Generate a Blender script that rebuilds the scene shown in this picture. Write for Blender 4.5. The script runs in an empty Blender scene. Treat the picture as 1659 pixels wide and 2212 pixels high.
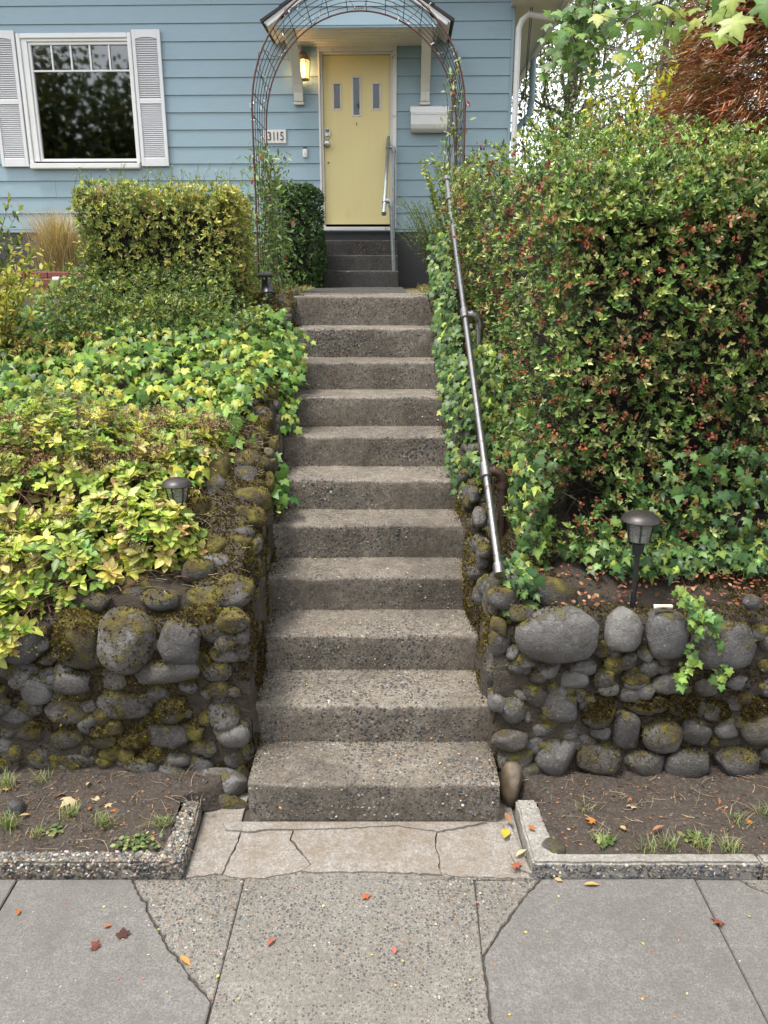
import bpy, bmesh, math, random
import numpy as np
from mathutils import Vector, Matrix

rng = np.random.default_rng(11)
random.seed(11)
R = math.radians
scene = bpy.context.scene
COL = scene.collection

# ------------------------------------------------------------------ camera
F_PX, CAM_H, HOR = 1750.0, 2.215, 577.0
TH = math.atan((1106 - HOR) / F_PX)
cam_d = bpy.data.cameras.new("camera")
cam = bpy.data.objects.new("camera", cam_d)
COL.objects.link(cam)
cam_d.sensor_fit = 'VERTICAL'
cam_d.sensor_height = 24.0
cam_d.lens = F_PX / 2212.0 * 24.0
cam_d.clip_start = 0.05
cam_d.clip_end = 2000
cam.location = (0, 0, CAM_H)
cam.rotation_euler = (math.pi / 2 - TH, 0, 0)
scene.camera = cam

# ------------------------------------------------------------------ sky, sun, exposure
world = bpy.data.worlds.new("World")
scene.world = world
world.use_nodes = True
wn = world.node_tree
wn.nodes.clear()
sky = wn.nodes.new("ShaderNodeTexSky")
sky.sky_type = 'NISHITA'
sky.sun_disc = False
SUN_EL, SUN_AZ = R(71), R(244)          # azimuth clockwise from +Y: behind the camera, to the left
sky.sun_elevation = SUN_EL
sky.sun_rotation = SUN_AZ
sky.air_density = 1.0
sky.dust_density = 2.0
sky.ozone_density = 1.0
hs = wn.nodes.new("ShaderNodeHueSaturation")
hs.inputs['Saturation'].default_value = 0.22
bg = wn.nodes.new("ShaderNodeBackground")
bg.inputs['Strength'].default_value = 0.135
wo = wn.nodes.new("ShaderNodeOutputWorld")
wn.links.new(sky.outputs[0], hs.inputs['Color'])
wn.links.new(hs.outputs[0], bg.inputs['Color'])
wn.links.new(bg.outputs[0], wo.inputs['Surface'])
sun_d = bpy.data.lights.new("sun", 'SUN')
sun_d.energy = 1.5
sun_d.angle = R(14)
sun_d.color = (1.0, 0.95, 0.87)
sun = bpy.data.objects.new("sun", sun_d)
COL.objects.link(sun)
sd = Vector((math.sin(SUN_AZ) * math.cos(SUN_EL), math.cos(SUN_AZ) * math.cos(SUN_EL), math.sin(SUN_EL)))
sun.rotation_euler = sd.to_track_quat('Z', 'Y').to_euler()
sun.location = sd * 60
scene.view_settings.view_transform = 'Standard'
scene.view_settings.look = 'None'
scene.view_settings.gamma = 1.0
scene.view_settings.exposure = 1.80
scene.view_settings.use_curve_mapping = False

# ------------------------------------------------------------------ measuring helpers (pixels of a 1659 x 2212 copy)
cT, sT = math.cos(TH), math.sin(TH)
def ray(u, v):
    a = (u - 829.5) / F_PX; b = (v - 1106) / F_PX
    return Vector((a, cT - b * sT, -sT - b * cT))
def onz(u, v, z=0.0):
    r = ray(u, v); k = (z - CAM_H) / r.z
    return Vector((r.x * k, r.y * k, z))
def ony(u, v, y):
    r = ray(u, v); k = y / r.y
    return Vector((r.x * k, y, CAM_H + r.z * k))

# ------------------------------------------------------------------ object helpers
def tag(o, label=None, cat=None, group=None, kind=None):
    if label: o['label'] = label
    if cat: o['category'] = cat
    if group: o['group'] = group
    if kind: o['kind'] = kind
    return o
def empty(name, loc=(0, 0, 0), label=None, cat=None, group=None, mw=None):
    o = bpy.data.objects.new(name, None)
    o.empty_display_size = 0.1
    COL.objects.link(o)
    if mw is not None: o.matrix_world = mw
    else: o.location = loc
    return tag(o, label, cat, group)
def link(name, me, mat=None, parent=None, kind=None, mw=None):
    o = bpy.data.objects.new(name, me)
    COL.objects.link(o)
    if mat is not None and len(me.materials) == 0: me.materials.append(mat)
    if mw is not None: o.matrix_local = mw
    if parent is not None:
        o.parent = parent
    if kind: o['kind'] = kind
    return o
def shade(me, smooth=True):
    me.polygons.foreach_set('use_smooth', [smooth] * len(me.polygons))
class MB:
    def __init__(s): s.v = []; s.f = []
    def add(s, vs, fs):
        n = len(s.v); s.v += [tuple(p) for p in vs]; s.f += [tuple(i + n for i in f) for f in fs]; return s
    def box(s, x0, x1, y0, y1, z0, z1):
        return s.add([(x0,y0,z0),(x1,y0,z0),(x1,y1,z0),(x0,y1,z0),(x0,y0,z1),(x1,y0,z1),(x1,y1,z1),(x0,y1,z1)],
                     [(3,2,1,0),(4,5,6,7),(0,1,5,4),(1,2,6,5),(2,3,7,6),(3,0,4,7)])
    def hexa(s, p):
        return s.add(p, [(3,2,1,0),(4,5,6,7),(0,1,5,4),(1,2,6,5),(2,3,7,6),(3,0,4,7)])
    def tube(s, pts, r, seg=8, caps=True):
        pts = [Vector(p) for p in pts]; n = len(pts)
        rs = r if hasattr(r, '__len__') else [r] * n
        t0 = (pts[1] - pts[0]).normalized()
        up = Vector((0, 0, 1)) if abs(t0.z) < .9 else Vector((1, 0, 0))
        nx = t0.cross(up).normalized(); vs = []
        for i, p in enumerate(pts):
            t = (pts[min(i + 1, n - 1)] - pts[max(i - 1, 0)]).normalized()
            nx = (nx - t * nx.dot(t)).normalized(); ny = t.cross(nx)
            for k in range(seg):
                a = 2 * math.pi * k / seg
                vs.append(p + (nx * math.cos(a) + ny * math.sin(a)) * rs[i])
        fs = []
        for i in range(n - 1):
            for k in range(seg):
                k2 = (k + 1) % seg
                fs.append((i*seg+k, i*seg+k2, (i+1)*seg+k2, (i+1)*seg+k))
        if caps:
            fs.append(tuple(range(seg))[::-1]); fs.append(tuple(range((n-1)*seg, n*seg)))
        return s.add(vs, fs)
    def lathe(s, prof, c=(0,0,0), seg=16, caps=True):
        vs = []; n = len(prof)
        for (r, z) in prof:
            for k in range(seg):
                a = 2 * math.pi * k / seg
                vs.append((c[0] + r*math.cos(a), c[1] + r*math.sin(a), c[2] + z))
        fs = []
        for i in range(n - 1):
            for k in range(seg):
                k2 = (k+1) % seg
                fs.append((i*seg+k, i*seg+k2, (i+1)*seg+k2, (i+1)*seg+k))
        if caps:
            fs.append(tuple(range(seg))[::-1]); fs.append(tuple(range((n-1)*seg, n*seg)))
        return s.add(vs, fs)
    def prism(s, poly, z0, z1):
        n = len(poly)
        vs = [(p[0], p[1], z0) for p in poly] + [(p[0], p[1], z1) for p in poly]
        fs = [tuple(range(n))[::-1], tuple(range(n, 2*n))] + [(i, (i+1)%n, n+(i+1)%n, n+i) for i in range(n)]
        return s.add(vs, fs)
    def mesh(s, name, bevel=0, seg=2, smooth=False):
        me = bpy.data.meshes.new(name)
        me.from_pydata(s.v, [], s.f); me.update()
        bm = bmesh.new(); bm.from_mesh(me)
        bmesh.ops.recalc_face_normals(bm, faces=bm.faces)
        if bevel:
            eds = [e for e in bm.edges if len(e.link_faces) == 2 and e.calc_face_angle(0) > .5]
            bmesh.ops.bevel(bm, geom=eds, offset=bevel, segments=seg, affect='EDGES', clamp_overlap=True)
        bm.to_mesh(me); bm.free()
        if smooth:
            shade(me)
            me.set_sharp_from_angle(angle=R(40))
        return me
    def build(s, name, mat, parent=None, bevel=0, smooth=False, kind=None, seg=2):
        return link(name, s.mesh(name, bevel, seg, smooth), mat, parent, kind)

def np_mesh(name, V, tris, col=None, smooth=False):
    """V (n,3), tris (m,3) numpy -> mesh, col (n,3) point colours"""
    me = bpy.data.meshes.new(name)
    V = np.ascontiguousarray(V, dtype=np.float32); T = np.ascontiguousarray(tris, dtype=np.int32)
    me.vertices.add(len(V)); me.vertices.foreach_set('co', V.ravel())
    me.loops.add(T.size); me.loops.foreach_set('vertex_index', T.ravel())
    me.polygons.add(len(T)); me.polygons.foreach_set('loop_start', np.arange(0, T.size, 3, dtype=np.int32))
    me.update(calc_edges=True)
    if col is not None:
        a = me.color_attributes.new('Col', 'FLOAT_COLOR', 'POINT')
        c4 = np.ones((len(V), 4), np.float32); c4[:, :3] = col
        a.data.foreach_set('color', c4.ravel())
    if smooth: shade(me)
    return me

def snoise(P, f=1.0, seed=0, octv=3):
    r = np.random.default_rng(seed); P = np.asarray(P, float); out = np.zeros(P.shape[:-1]); amp = 1.0; tot = 0
    for o in range(octv):
        for k in range(4):
            d = r.normal(size=P.shape[-1]); d *= f * (2.0**o) / np.linalg.norm(d) * r.uniform(.7, 1.4)
            out += amp * np.sin(P @ d + r.uniform(0, 6.28)) / 4
        tot += amp; amp *= .55
    return out / tot * 1.6
def unit(a): return a / (np.linalg.norm(a, axis=-1, keepdims=True) + 1e-9)
def rnd_unit(n): return unit(rng.normal(size=(n, 3)))
def sample_tris(V, T, n, w=None):
    a, b, c = V[T[:,0]], V[T[:,1]], V[T[:,2]]
    cr = np.cross(b-a, c-a); ar = np.linalg.norm(cr, axis=1)
    if w is not None: ar = ar * w
    idx = rng.choice(len(T), n, p=ar/ar.sum())
    u = rng.random((n, 2)); m = u.sum(1) > 1; u[m] = 1 - u[m]
    P = a[idx] + (b-a)[idx]*u[:, :1] + (c-a)[idx]*u[:, 1:]
    return P, unit(cr[idx])

# ------------------------------------------------------------------ materials
class NM:
    def __init__(s, name):
        s.m = bpy.data.materials.new(name); s.m.use_nodes = True
        s.t = s.m.node_tree; s.b = s.t.nodes['Principled BSDF']; s.out = s.t.nodes['Material Output']
        g = s.t.nodes.new('ShaderNodeNewGeometry'); s.pos = g.outputs['Position']; s.nor = g.outputs['Normal']
    def n(s, typ, **kw):
        x = s.t.nodes.new(typ)
        for k, v in kw.items(): setattr(x, k, v)
        return x
    def l(s, a, b): s.t.links.new(a, b)
    def put(s, sock, v):
        if isinstance(v, bpy.types.NodeSocket): s.l(v, sock)
        elif hasattr(v, '__len__') and len(v) == 3 and sock.type == 'RGBA': sock.default_value = (*v, 1)
        else: sock.default_value = v
    def set(s, **kw):
        for k, v in kw.items(): s.put(s.b.inputs[k.replace('_', ' ')], v)
        return s
    def scale(s, vec, sc):
        x = s.n('ShaderNodeMapping'); s.l(vec, x.inputs['Vector']); x.inputs['Scale'].default_value = sc; return x.outputs[0]
    def noise(s, sc, det=4, rough=.55, vec=None, dist=0.0):
        x = s.n('ShaderNodeTexNoise'); s.l(vec or s.pos, x.inputs['Vector'])
        x.inputs['Scale'].default_value = sc; x.inputs['Detail'].default_value = det
        x.inputs['Roughness'].default_value = rough; x.inputs['Distortion'].default_value = dist
        return x.outputs['Fac']
    def voro(s, sc, vec=None, rand=1.0):
        x = s.n('ShaderNodeTexVoronoi'); s.l(vec or s.pos, x.inputs['Vector']); x.inputs['Scale'].default_value = sc
        x.inputs['Randomness'].default_value = rand
        return x.outputs['Distance'], x.outputs['Color']
    def ramp(s, fac, stops, interp='LINEAR'):
        x = s.n('ShaderNodeValToRGB'); r = x.color_ramp; r.interpolation = interp
        while len(r.elements) < len(stops): r.elements.new(.5)
        for e, (p, c) in zip(r.elements, stops):
            e.position = p; e.color = (c, c, c, 1) if not hasattr(c, '__len__') else (*c, 1)
        s.l(fac, x.inputs[0]); return x.outputs[0]
    def mix(s, fac, a, b, mode='MIX'):
        x = s.n('ShaderNodeMix', data_type='RGBA', blend_type=mode)
        s.put(x.inputs[0], fac); s.put(x.inputs[6], a); s.put(x.inputs[7], b); return x.outputs[2]
    def math(s, op, a, b=0.0, clamp=False):
        x = s.n('ShaderNodeMath', operation=op, use_clamp=clamp); s.put(x.inputs[0], a); s.put(x.inputs[1], b); return x.outputs[0]
    def bump(s, h, st=.5, d=.01, prev=None):
        x = s.n('ShaderNodeBump'); s.l(h, x.inputs['Height']); x.inputs['Strength'].default_value = st
        x.inputs['Distance'].default_value = d
        if prev is not None: s.l(prev, x.inputs['Normal'])
        return x.outputs[0]
    def sep(s, vec):
        x = s.n('ShaderNodeSeparateXYZ'); s.l(vec, x.inputs[0]); return x.outputs
    def rgbsep(s, c):
        x = s.n('ShaderNodeSeparateColor'); s.l(c, x.inputs[0]); return x.outputs
    def attr(s, name):
        x = s.n('ShaderNodeAttribute', attribute_name=name); return x.outputs['Color']
    def rand(s):
        return s.n('ShaderNodeObjectInfo').outputs['Random']

def plain(name, col, rough=.5, metal=0.0, var=.12, sc=30, bump=0.0, spec=.5):
    k = NM(name); f = k.noise(sc, 5)
    c = k.mix(f, [x*(1-var*1.6) for x in col], [min(1, x*(1+var*1.6)) for x in col])
    k.set(Base_Color=c, Roughness=rough, Metallic=metal)
    k.b.inputs['Specular IOR Level'].default_value = spec
    if bump: k.set(Normal=k.bump(k.noise(sc*2, 4), bump, .004))
    return k.m

def concrete(name, cement, pebbles, psc=70, cover=.5, fine=260, stain=(.10,.09,.08), stain_amt=.5, rough=.8, bumpd=.006, dark=.0, mod=1.1, big=True):
    """cement with stones showing through; pebbles = ramp of stone colours"""
    k = NM(name)
    cement = [x*.86 for x in cement]; pebbles = [(p, tuple(x*.9 for x in c)) for p, c in pebbles]
    d, vc = k.voro(psc)
    region = k.noise(mod, 4, .6)
    d2, vc2 = k.voro(psc*2.3)
    rnd = k.rgbsep(vc)[0]; rnd2 = k.rgbsep(vc2)[1]
    thr = k.math('MULTIPLY', k.ramp(region, [(.32, .35), (.68, 1.0)]), cover)
    pm = k.math('MULTIPLY', k.math('GREATER_THAN', thr, d), k.math('GREATER_THAN', k.rgbsep(vc)[1], .25))
    pm2 = k.math('GREATER_THAN', k.math('MULTIPLY', thr, .95), d2)
    pc = k.ramp(rnd, pebbles, 'CONSTANT'); pc2 = k.ramp(rnd2, pebbles, 'CONSTANT')
    fn = k.noise(fine*.36, 5, .85); mid = k.noise(26, 5, .7)
    cem = k.mix(k.ramp(fn, [(.36, 0), (.64, 1)]), [x*.5 for x in cement], [min(1, x*1.5) for x in cement])
    cem = k.mix(k.math('MULTIPLY', k.ramp(k.noise(2.3, 6, .65), [(.42, 0), (.7, 1)]), stain_amt), cem, stain)
    cem = k.mix(k.ramp(mid, [(.40, .45), (.60, 0)]), cem, stain)
    c = k.mix(pm2, cem, pc2) if big else cem
    c = k.mix(pm, c, pc)
    c = k.mix(k.math('MULTIPLY', k.ramp(k.noise(.9, 5, .6), [(.45, 0), (.75, 1)]), .35), c, stain)
    strk = k.noise(1.0, 5, .65, k.scale(k.pos, (9, 9, 1.3)))
    c = k.mix(k.math('MULTIPLY', k.ramp(strk, [(.50, 0), (.68, 1)]), .45), c, k.mix(.72, c, stain))
    hh = k.math('ADD', k.math('MULTIPLY', fn, .8), k.math('MULTIPLY', pm, k.math('SUBTRACT', .8, d)))
    hh = k.math('ADD', hh, k.math('MULTIPLY', pm2, .25))
    rr = k.ramp(k.noise(3.1, 4), [(.3, rough-.2), (.7, rough+.1)])
    k.set(Base_Color=c, Roughness=rr, Normal=k.bump(hh, .7, bumpd))
    k.b.inputs['Specular IOR Level'].default_value = .35
    return k.m

PEB = [(0, (.055,.056,.058)), (.22, (.07,.065,.06)), (.42, (.12,.10,.08)), (.6, (.20,.17,.13)), (.74, (.06,.064,.07)), (.84, (.26,.235,.195)), (.94, (.22,.115,.06)), (.98, (.38,.35,.31))]
PEBD = [(0, (.022,.023,.026)), (.3, (.05,.045,.04)), (.55, (.085,.07,.055)), (.75, (.035,.037,.042)), (.86, (.15,.12,.09)), (.94, (.22,.10,.04)), (.98, (.4,.36,.3))]
M = {}
M['slab_new'] = concrete('sidewalk_concrete', (.163,.154,.144), [(0,(.10,.095,.09)),(.5,(.2,.19,.185)),(.9,(.30,.28,.25)),(.975,(.55,.5,.42))], psc=75, cover=.2, fine=330, stain=(.085,.078,.07), stain_amt=.6, bumpd=.003)
M['slab_old'] = concrete('aggregate_concrete', (.205,.192,.168), PEB, psc=80, cover=.55, fine=240, stain=(.11,.10,.085), stain_amt=.4, bumpd=.005)
M['apron'] = concrete('apron_concrete', (.27,.256,.236), [(0,(.18,.16,.14)),(.6,(.28,.25,.21)),(.9,(.12,.11,.10))], psc=110, cover=.34, fine=240, stain=(.12,.085,.05), stain_amt=.6, bumpd=.003)
M['step'] = concrete('step_concrete', (.27,.237,.192), PEB, psc=58, cover=.52, fine=210, stain=(.055,.045,.034), stain_amt=.75, bumpd=.012, mod=1.9)
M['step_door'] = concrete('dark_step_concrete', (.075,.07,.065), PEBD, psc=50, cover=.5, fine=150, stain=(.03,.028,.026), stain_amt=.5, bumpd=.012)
M['kerb_peb'] = concrete('pebble_kerb_concrete', (.34,.31,.26), PEB, psc=48, cover=.62, fine=200, stain=(.08,.07,.05), stain_amt=.5, bumpd=.012)
M['kerb'] = concrete('plain_kerb_concrete', (.30,.285,.255), PEB, psc=60, cover=.2, fine=240, stain=(.11,.095,.08), stain_amt=.4, bumpd=.004)
M['foundation'] = plain('foundation_paint', (.05,.05,.052), .8, var=.2, sc=40, bump=.3)
M['joint'] = plain('joint_dirt', (.045,.038,.03), .95, var=.4, sc=120)
M['pebble'] = None

def soil_mat(name, a, b, c):
    k = NM(name); f = k.noise(6, 6, .65); g = k.noise(60, 5, .7)
    col = k.mix(f, a, b); col = k.mix(k.ramp(g, [(.5, 0), (.7, 1)]), col, c)
    k.set(Base_Color=col, Roughness=k.ramp(k.noise(4, 3), [(.35, .45), (.65, .95)]), Normal=k.bump(k.math('ADD', g, k.math('MULTIPLY', k.noise(25, 4), 1.5)), .9, .02))
    return k.m
M['soil'] = soil_mat('damp_soil', (.030,.022,.016), (.062,.047,.036), (.10,.078,.058))
M['earth'] = soil_mat('dark_earth', (.035,.026,.018), (.06,.046,.03), (.09,.07,.045))
M['mortar'] = soil_mat('mossy_mortar', (.036,.027,.018), (.066,.054,.040), (.055,.038,.015))
M['lawn'] = soil_mat('dry_lawn', (.10,.085,.035), (.16,.13,.06), (.22,.18,.09))
M['asphalt'] = concrete('asphalt', (.05,.05,.052), PEBD, psc=90, cover=.4)

def stone_mat(name, moss):
    k = NM(name); r = k.rand()
    base = k.ramp(r, [(0, (.062,.059,.058)), (.3, (.12,.114,.108)), (.5, (.082,.077,.075)), (.72, (.20,.19,.176)), (.88, (.095,.084,.072)), (1, (.145,.128,.108))])
    f = k.noise(9, 7, .7); g = k.noise(70, 5, .75)
    base = k.mix(k.ramp(f, [(.3, 0), (.7, 1)]), k.mix(.55, base, (.03,.03,.032)), base)
    base = k.mix(k.ramp(g, [(.56, 0), (.66, 1)]), base, k.mix(.3, base, (.36,.34,.31)))
    base = k.mix(k.ramp(k.noise(5, 6, .7, None, .6), [(.46, 0), (.62, .85)]), base, k.mix(.6, base, (.045,.033,.022)))
    base = k.mix(k.ramp(k.noise(75, 4, .8), [(.60, 0), (.64, .6)]), base, (.24,.23,.21))
    z = k.sep(k.nor)[2]
    mk = k.math('ADD', k.math('ADD', k.noise(10, 7, .72), k.math('MULTIPLY', k.noise(95, 3, .7), .22)), k.math('MULTIPLY', z, .16))
    mk = k.ramp(mk, [(.78 - moss*.36, 0), (.93 - moss*.36, 1)])
    mc = k.ramp(k.noise(20, 4), [(.3, (.045,.030,.013)), (.5, (.085,.064,.018)), (.72, (.17,.155,.026))])
    c = k.mix(mk, base, mc)
    wet = k.ramp(k.noise(3, 3), [(.35, .35), (.6, .75)])
    rr = k.mix(mk, wet, (.95,.95,.95))
    h = k.math('ADD', k.math('MULTIPLY', f, 1.2), k.math('MULTIPLY', g, .5))
    h2 = k.math('MULTIPLY', mk, k.math('ADD', k.noise(220, 3, .7), .6))
    k.set(Base_Color=c, Roughness=rr, Normal=k.bump(h2, .8, .012, k.bump(h, .9, .018)))
    k.b.inputs['Specular IOR Level'].default_value = .4
    return k.m
M['stone0'] = stone_mat('field_stone_bare', .20)
M['stone1'] = stone_mat('field_stone_part_mossy', .45)
M['stone2'] = stone_mat('field_stone_mossy', .85)

def leaf_mat(name, rough=.42, trans=.28, spec=.45, veins=0.0):
    k = NM(name); c = k.attr('Col')
    c = k.mix(k.ramp(k.noise(45, 3), [(.35, 0), (.65, 1)]), k.mix(.22, c, (0,0,0)), c)
    k.set(Base_Color=c, Roughness=rough); k.b.inputs['Specular IOR Level'].default_value = spec
    t = k.n('ShaderNodeBsdfTranslucent'); k.l(k.mix(1, c, (1.25,1.25,.8), 'MULTIPLY'), t.inputs['Color'])
    mx = k.n('ShaderNodeMixShader'); mx.inputs[0].default_value = trans
    k.l(k.b.outputs[0], mx.inputs[1]); k.l(t.outputs[0], mx.inputs[2]); k.l(mx.outputs[0], k.out.inputs['Surface'])
    return k.m
M['leaf'] = leaf_mat('leaf', .45, .30)
M['leaf_gloss'] = leaf_mat('glossy_leaf', .42, .22, .28)
M['dry'] = leaf_mat('dry_plant', .8, .15, .2)
M['moss'] = leaf_mat('moss', .95, .15, .05)
M['twig'] = plain('twig_bark', (.075,.055,.04), .85, var=.35, sc=60)
M['bark'] = plain('tree_bark', (.10,.085,.07), .9, var=.35, sc=14, bump=.8)
def birch():
    k = NM('birch_bark'); v = k.scale(k.pos, (3, 3, 14))
    c = k.mix(k.ramp(k.noise(1.6, 5, .6, v), [(.52, 0), (.6, 1)]), (.62,.61,.58), (.06,.055,.05))
    k.set(Base_Color=c, Roughness=.7); return k.m
M['birch'] = birch()
M['shade_core'] = plain('painted_hedge_shade', (.014,.012,.008), .95, var=.5, sc=40, bump=.6)  # near-black colour stands in for the shade deep inside the hedges

def siding():
    k = NM('siding_paint'); v = k.scale(k.pos, (3.0, 3, 60))
    g = k.noise(2.2, 5, .6, v); big = k.noise(1.3, 5, .6)
    c = k.mix(big, (.232,.320,.368), (.266,.358,.404))
    c = k.mix(k.ramp(g, [(.4, 0), (.62, .35)]), c, (.28,.385,.435))
    c = k.mix(k.math('MULTIPLY', k.ramp(k.noise(5, 6, .7), [(.60, 0), (.75, 1)]), .28), c, (.17,.22,.23))
    k.set(Base_Color=c, Roughness=.5, Normal=k.bump(g, .28, .004)); k.b.inputs['Specular IOR Level'].default_value = .3
    return k.m
M['siding'] = siding()
def worn_white(name, col=(.66,.66,.64), wear=.25):
    k = NM(name); f = k.noise(14, 6, .7)
    c = k.mix(k.ramp(f, [(.60, 0), (.66, wear)]), col, (.22,.19,.16))
    c = k.mix(k.ramp(k.noise(3, 4), [(.4, 0), (.7, .2)]), c, (.45,.43,.38))
    k.set(Base_Color=c, Roughness=.5, Normal=k.bump(f, .15, .003)); return k.m
M['white'] = worn_white('white_trim_paint', (.70,.70,.69), .12)
M['shutter'] = worn_white('shutter_paint', (.64,.645,.66), .05)
M['cream'] = worn_white('cream_trim_paint', (.62,.60,.54), .3)
M['casing'] = worn_white('worn_casing_paint', (.66,.65,.62), .8)
def door_mat():
    k = NM('yellow_door_paint'); v = k.scale(k.pos, (20, 20, 1.2))
    c = k.mix(k.noise(2, 5, .6, v), (.63,.525,.235), (.68,.575,.275))
    c = k.mix(k.math('MULTIPLY', k.ramp(k.noise(4, 6, .7), [(.6, 0), (.8, 1)]), .3), c, (.42,.32,.12))
    k.set(Base_Color=c, Roughness=.42, Normal=k.bump(k.noise(2, 4, .6, v), .06, .003)); return k.m
M['door'] = door_mat()
M['shingle'] = plain('dark_shingle', (.018,.018,.02), .8, var=.4, sc=50, bump=.6)
def glass_mat(name, ior=1.9):
    k = NM(name)
    gl = k.n('ShaderNodeBsdfGlossy'); gl.inputs['Roughness'].default_value = .025; gl.inputs['Color'].default_value = (1,1,1,1)
    tr = k.n('ShaderNodeBsdfTransparent'); tr.inputs['Color'].default_value = (.6,.63,.62,1)
    fr = k.n('ShaderNodeFresnel'); fr.inputs['IOR'].default_value = ior
    mx = k.n('ShaderNodeMixShader'); k.l(fr.outputs[0], mx.inputs[0]); k.l(tr.outputs[0], mx.inputs[1]); k.l(gl.outputs[0], mx.inputs[2])
    k.l(mx.outputs[0], k.out.inputs['Surface']); return k.m
M['glass'] = glass_mat('window_glass')
M['door_glass'] = glass_mat('door_glass', 1.5)
M['room'] = plain('dim_room', (.035,.033,.03), .9)
M['black'] = plain('black_plastic', (.018,.018,.02), .35, var=.2, sc=60)
M['bronze'] = plain('dark_bronze_metal', (.035,.03,.028), .42, .3, var=.35, sc=50, bump=.1)
M['steel'] = plain('brushed_steel', (.45,.44,.42), .35, .9)
M['galv'] = plain('galvanised_pipe', (.30,.33,.34), .45, .75, var=.3, sc=28, bump=.1)
def rail_mat():
    k = NM('worn_black_rail'); f = k.noise(22, 6, .75)
    c = k.mix(k.ramp(f, [(.56, 0), (.66, 1)]), (.30,.295,.29), (.12,.075,.06))
    k.set(Base_Color=c, Roughness=k.ramp(f, [(.4, .24), (.65, .42)]), Metallic=.95, Normal=k.bump(f, .15, .002)); return k.m
M['rail'] = rail_mat()
M['rust'] = plain('rusted_iron', (.09,.038,.026), .75, .2, var=.4, sc=40, bump=.3)
M['wire'] = plain('dark_wire', (.035,.022,.02), .6, .4, var=.3)
M['lightcord'] = plain('clear_bulb', (.7,.72,.75), .25, var=.05)
M['brick'] = plain('red_brick', (.20,.07,.05), .85, var=.35, sc=60, bump=.4)
M['plaque'] = worn_white('plaque_paint', (.62,.61,.58), .1)
M['ink'] = plain('dark_numeral', (.03,.028,.026), .6)
M['bone'] = plain('pale_bleached_wood', (.55,.52,.46), .8, var=.25, sc=50, bump=.3)
def emit(name, col, st):
    k = NM(name); k.set(Base_Color=col, Emission_Color=col, Emission_Strength=st); return k.m
M['bulb'] = emit('lit_bulb', (1, .62, .22), 14)
def lantern_glass(name, col, tr):
    k = NM(name); k.set(Base_Color=col, Roughness=.12)
    t = k.n('ShaderNodeBsdfTransparent'); mx = k.n('ShaderNodeMixShader'); mx.inputs[0].default_value = tr
    k.l(k.b.outputs[0], mx.inputs[1]); k.l(t.outputs[0], mx.inputs[2]); k.l(mx.outputs[0], k.out.inputs['Surface']); return k.m
M['lampglass'] = lantern_glass('lamp_glass', (.55,.45,.32), .65)
M['pathglass'] = lantern_glass('path_light_glass', (.25,.26,.23), .5)

# ------------------------------------------------------------------ leaf templates (x across, y to the tip, z the upper side)
def fan(outline, c):
    V = np.array([c] + outline, float); n = len(outline)
    T = np.array([(0, 1 + i, 1 + (i+1) % n) for i in range(n)])
    return V, T[:, [0, 2, 1]] if False else T
def mirror(pts):   # pts from base to tip on the right side, base and tip on the axis
    return pts + [(-x, y, z) for (x, y, z) in pts[-2:0:-1]]
LANCE = (np.array([(0,0,0),(.13,.30,.035),(.155,.58,.03),(0,1,-.07),(-.155,.58,.03),(-.13,.30,.035),(0,.42,-.01)], float),
         np.array([(0,1,6),(1,2,6),(2,3,6),(3,4,6),(4,5,6),(5,0,6)]))
OVAL = (np.array([(0,0,0),(.20,.22,.03),(.27,.52,.04),(.15,.82,.0),(0,1,-.08),(-.15,.82,.0),(-.27,.52,.04),(-.20,.22,.03),(0,.5,-.02)], float),
        np.array([(0,1,8),(1,2,8),(2,3,8),(3,4,8),(4,5,8),(5,6,8),(6,7,8),(7,0,8)]))
IVY = fan(mirror([(0,0,0),(.22,-.16,-.02),(.50,.02,-.06),(.36,.20,.01),(.60,.46,-.07),(.28,.52,.02),(0,1.0,-.12)]), (0,.33,.05))
MAPLE = fan(mirror([(0,0,0),(.16,-.06,0),(.42,-.10,-.05),(.34,.08,0),(.40,.16,0),(.66,.30,-.07),(.56,.36,-.02),(.62,.56,-.08),(.40,.48,0),(.26,.46,.01),(.28,.66,-.02),(.18,.68,-.02),(0,1.02,-.1)]), (0,.25,.05))
BLADE = (np.array([(-.5,0,0),(.5,0,0),(-.42,.45,.05),(.42,.45,.05),(-.22,.8,-.02),(.22,.8,-.02),(0,1,-.18)], float),
         np.array([(0,1,3),(0,3,2),(2,3,5),(2,5,4),(4,5,6)]))
QUAD = (np.array([(-.35,0,0),(.35,.05,.04),(.3,.95,0),(-.3,1,.05)], float), np.array([(0,1,2),(0,2,3)]))
def tscale(t, sx, sz=1): 
    v = t[0].copy(); v[:,0] *= sx; v[:,2] *= sz; return (v, t[1])

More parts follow.
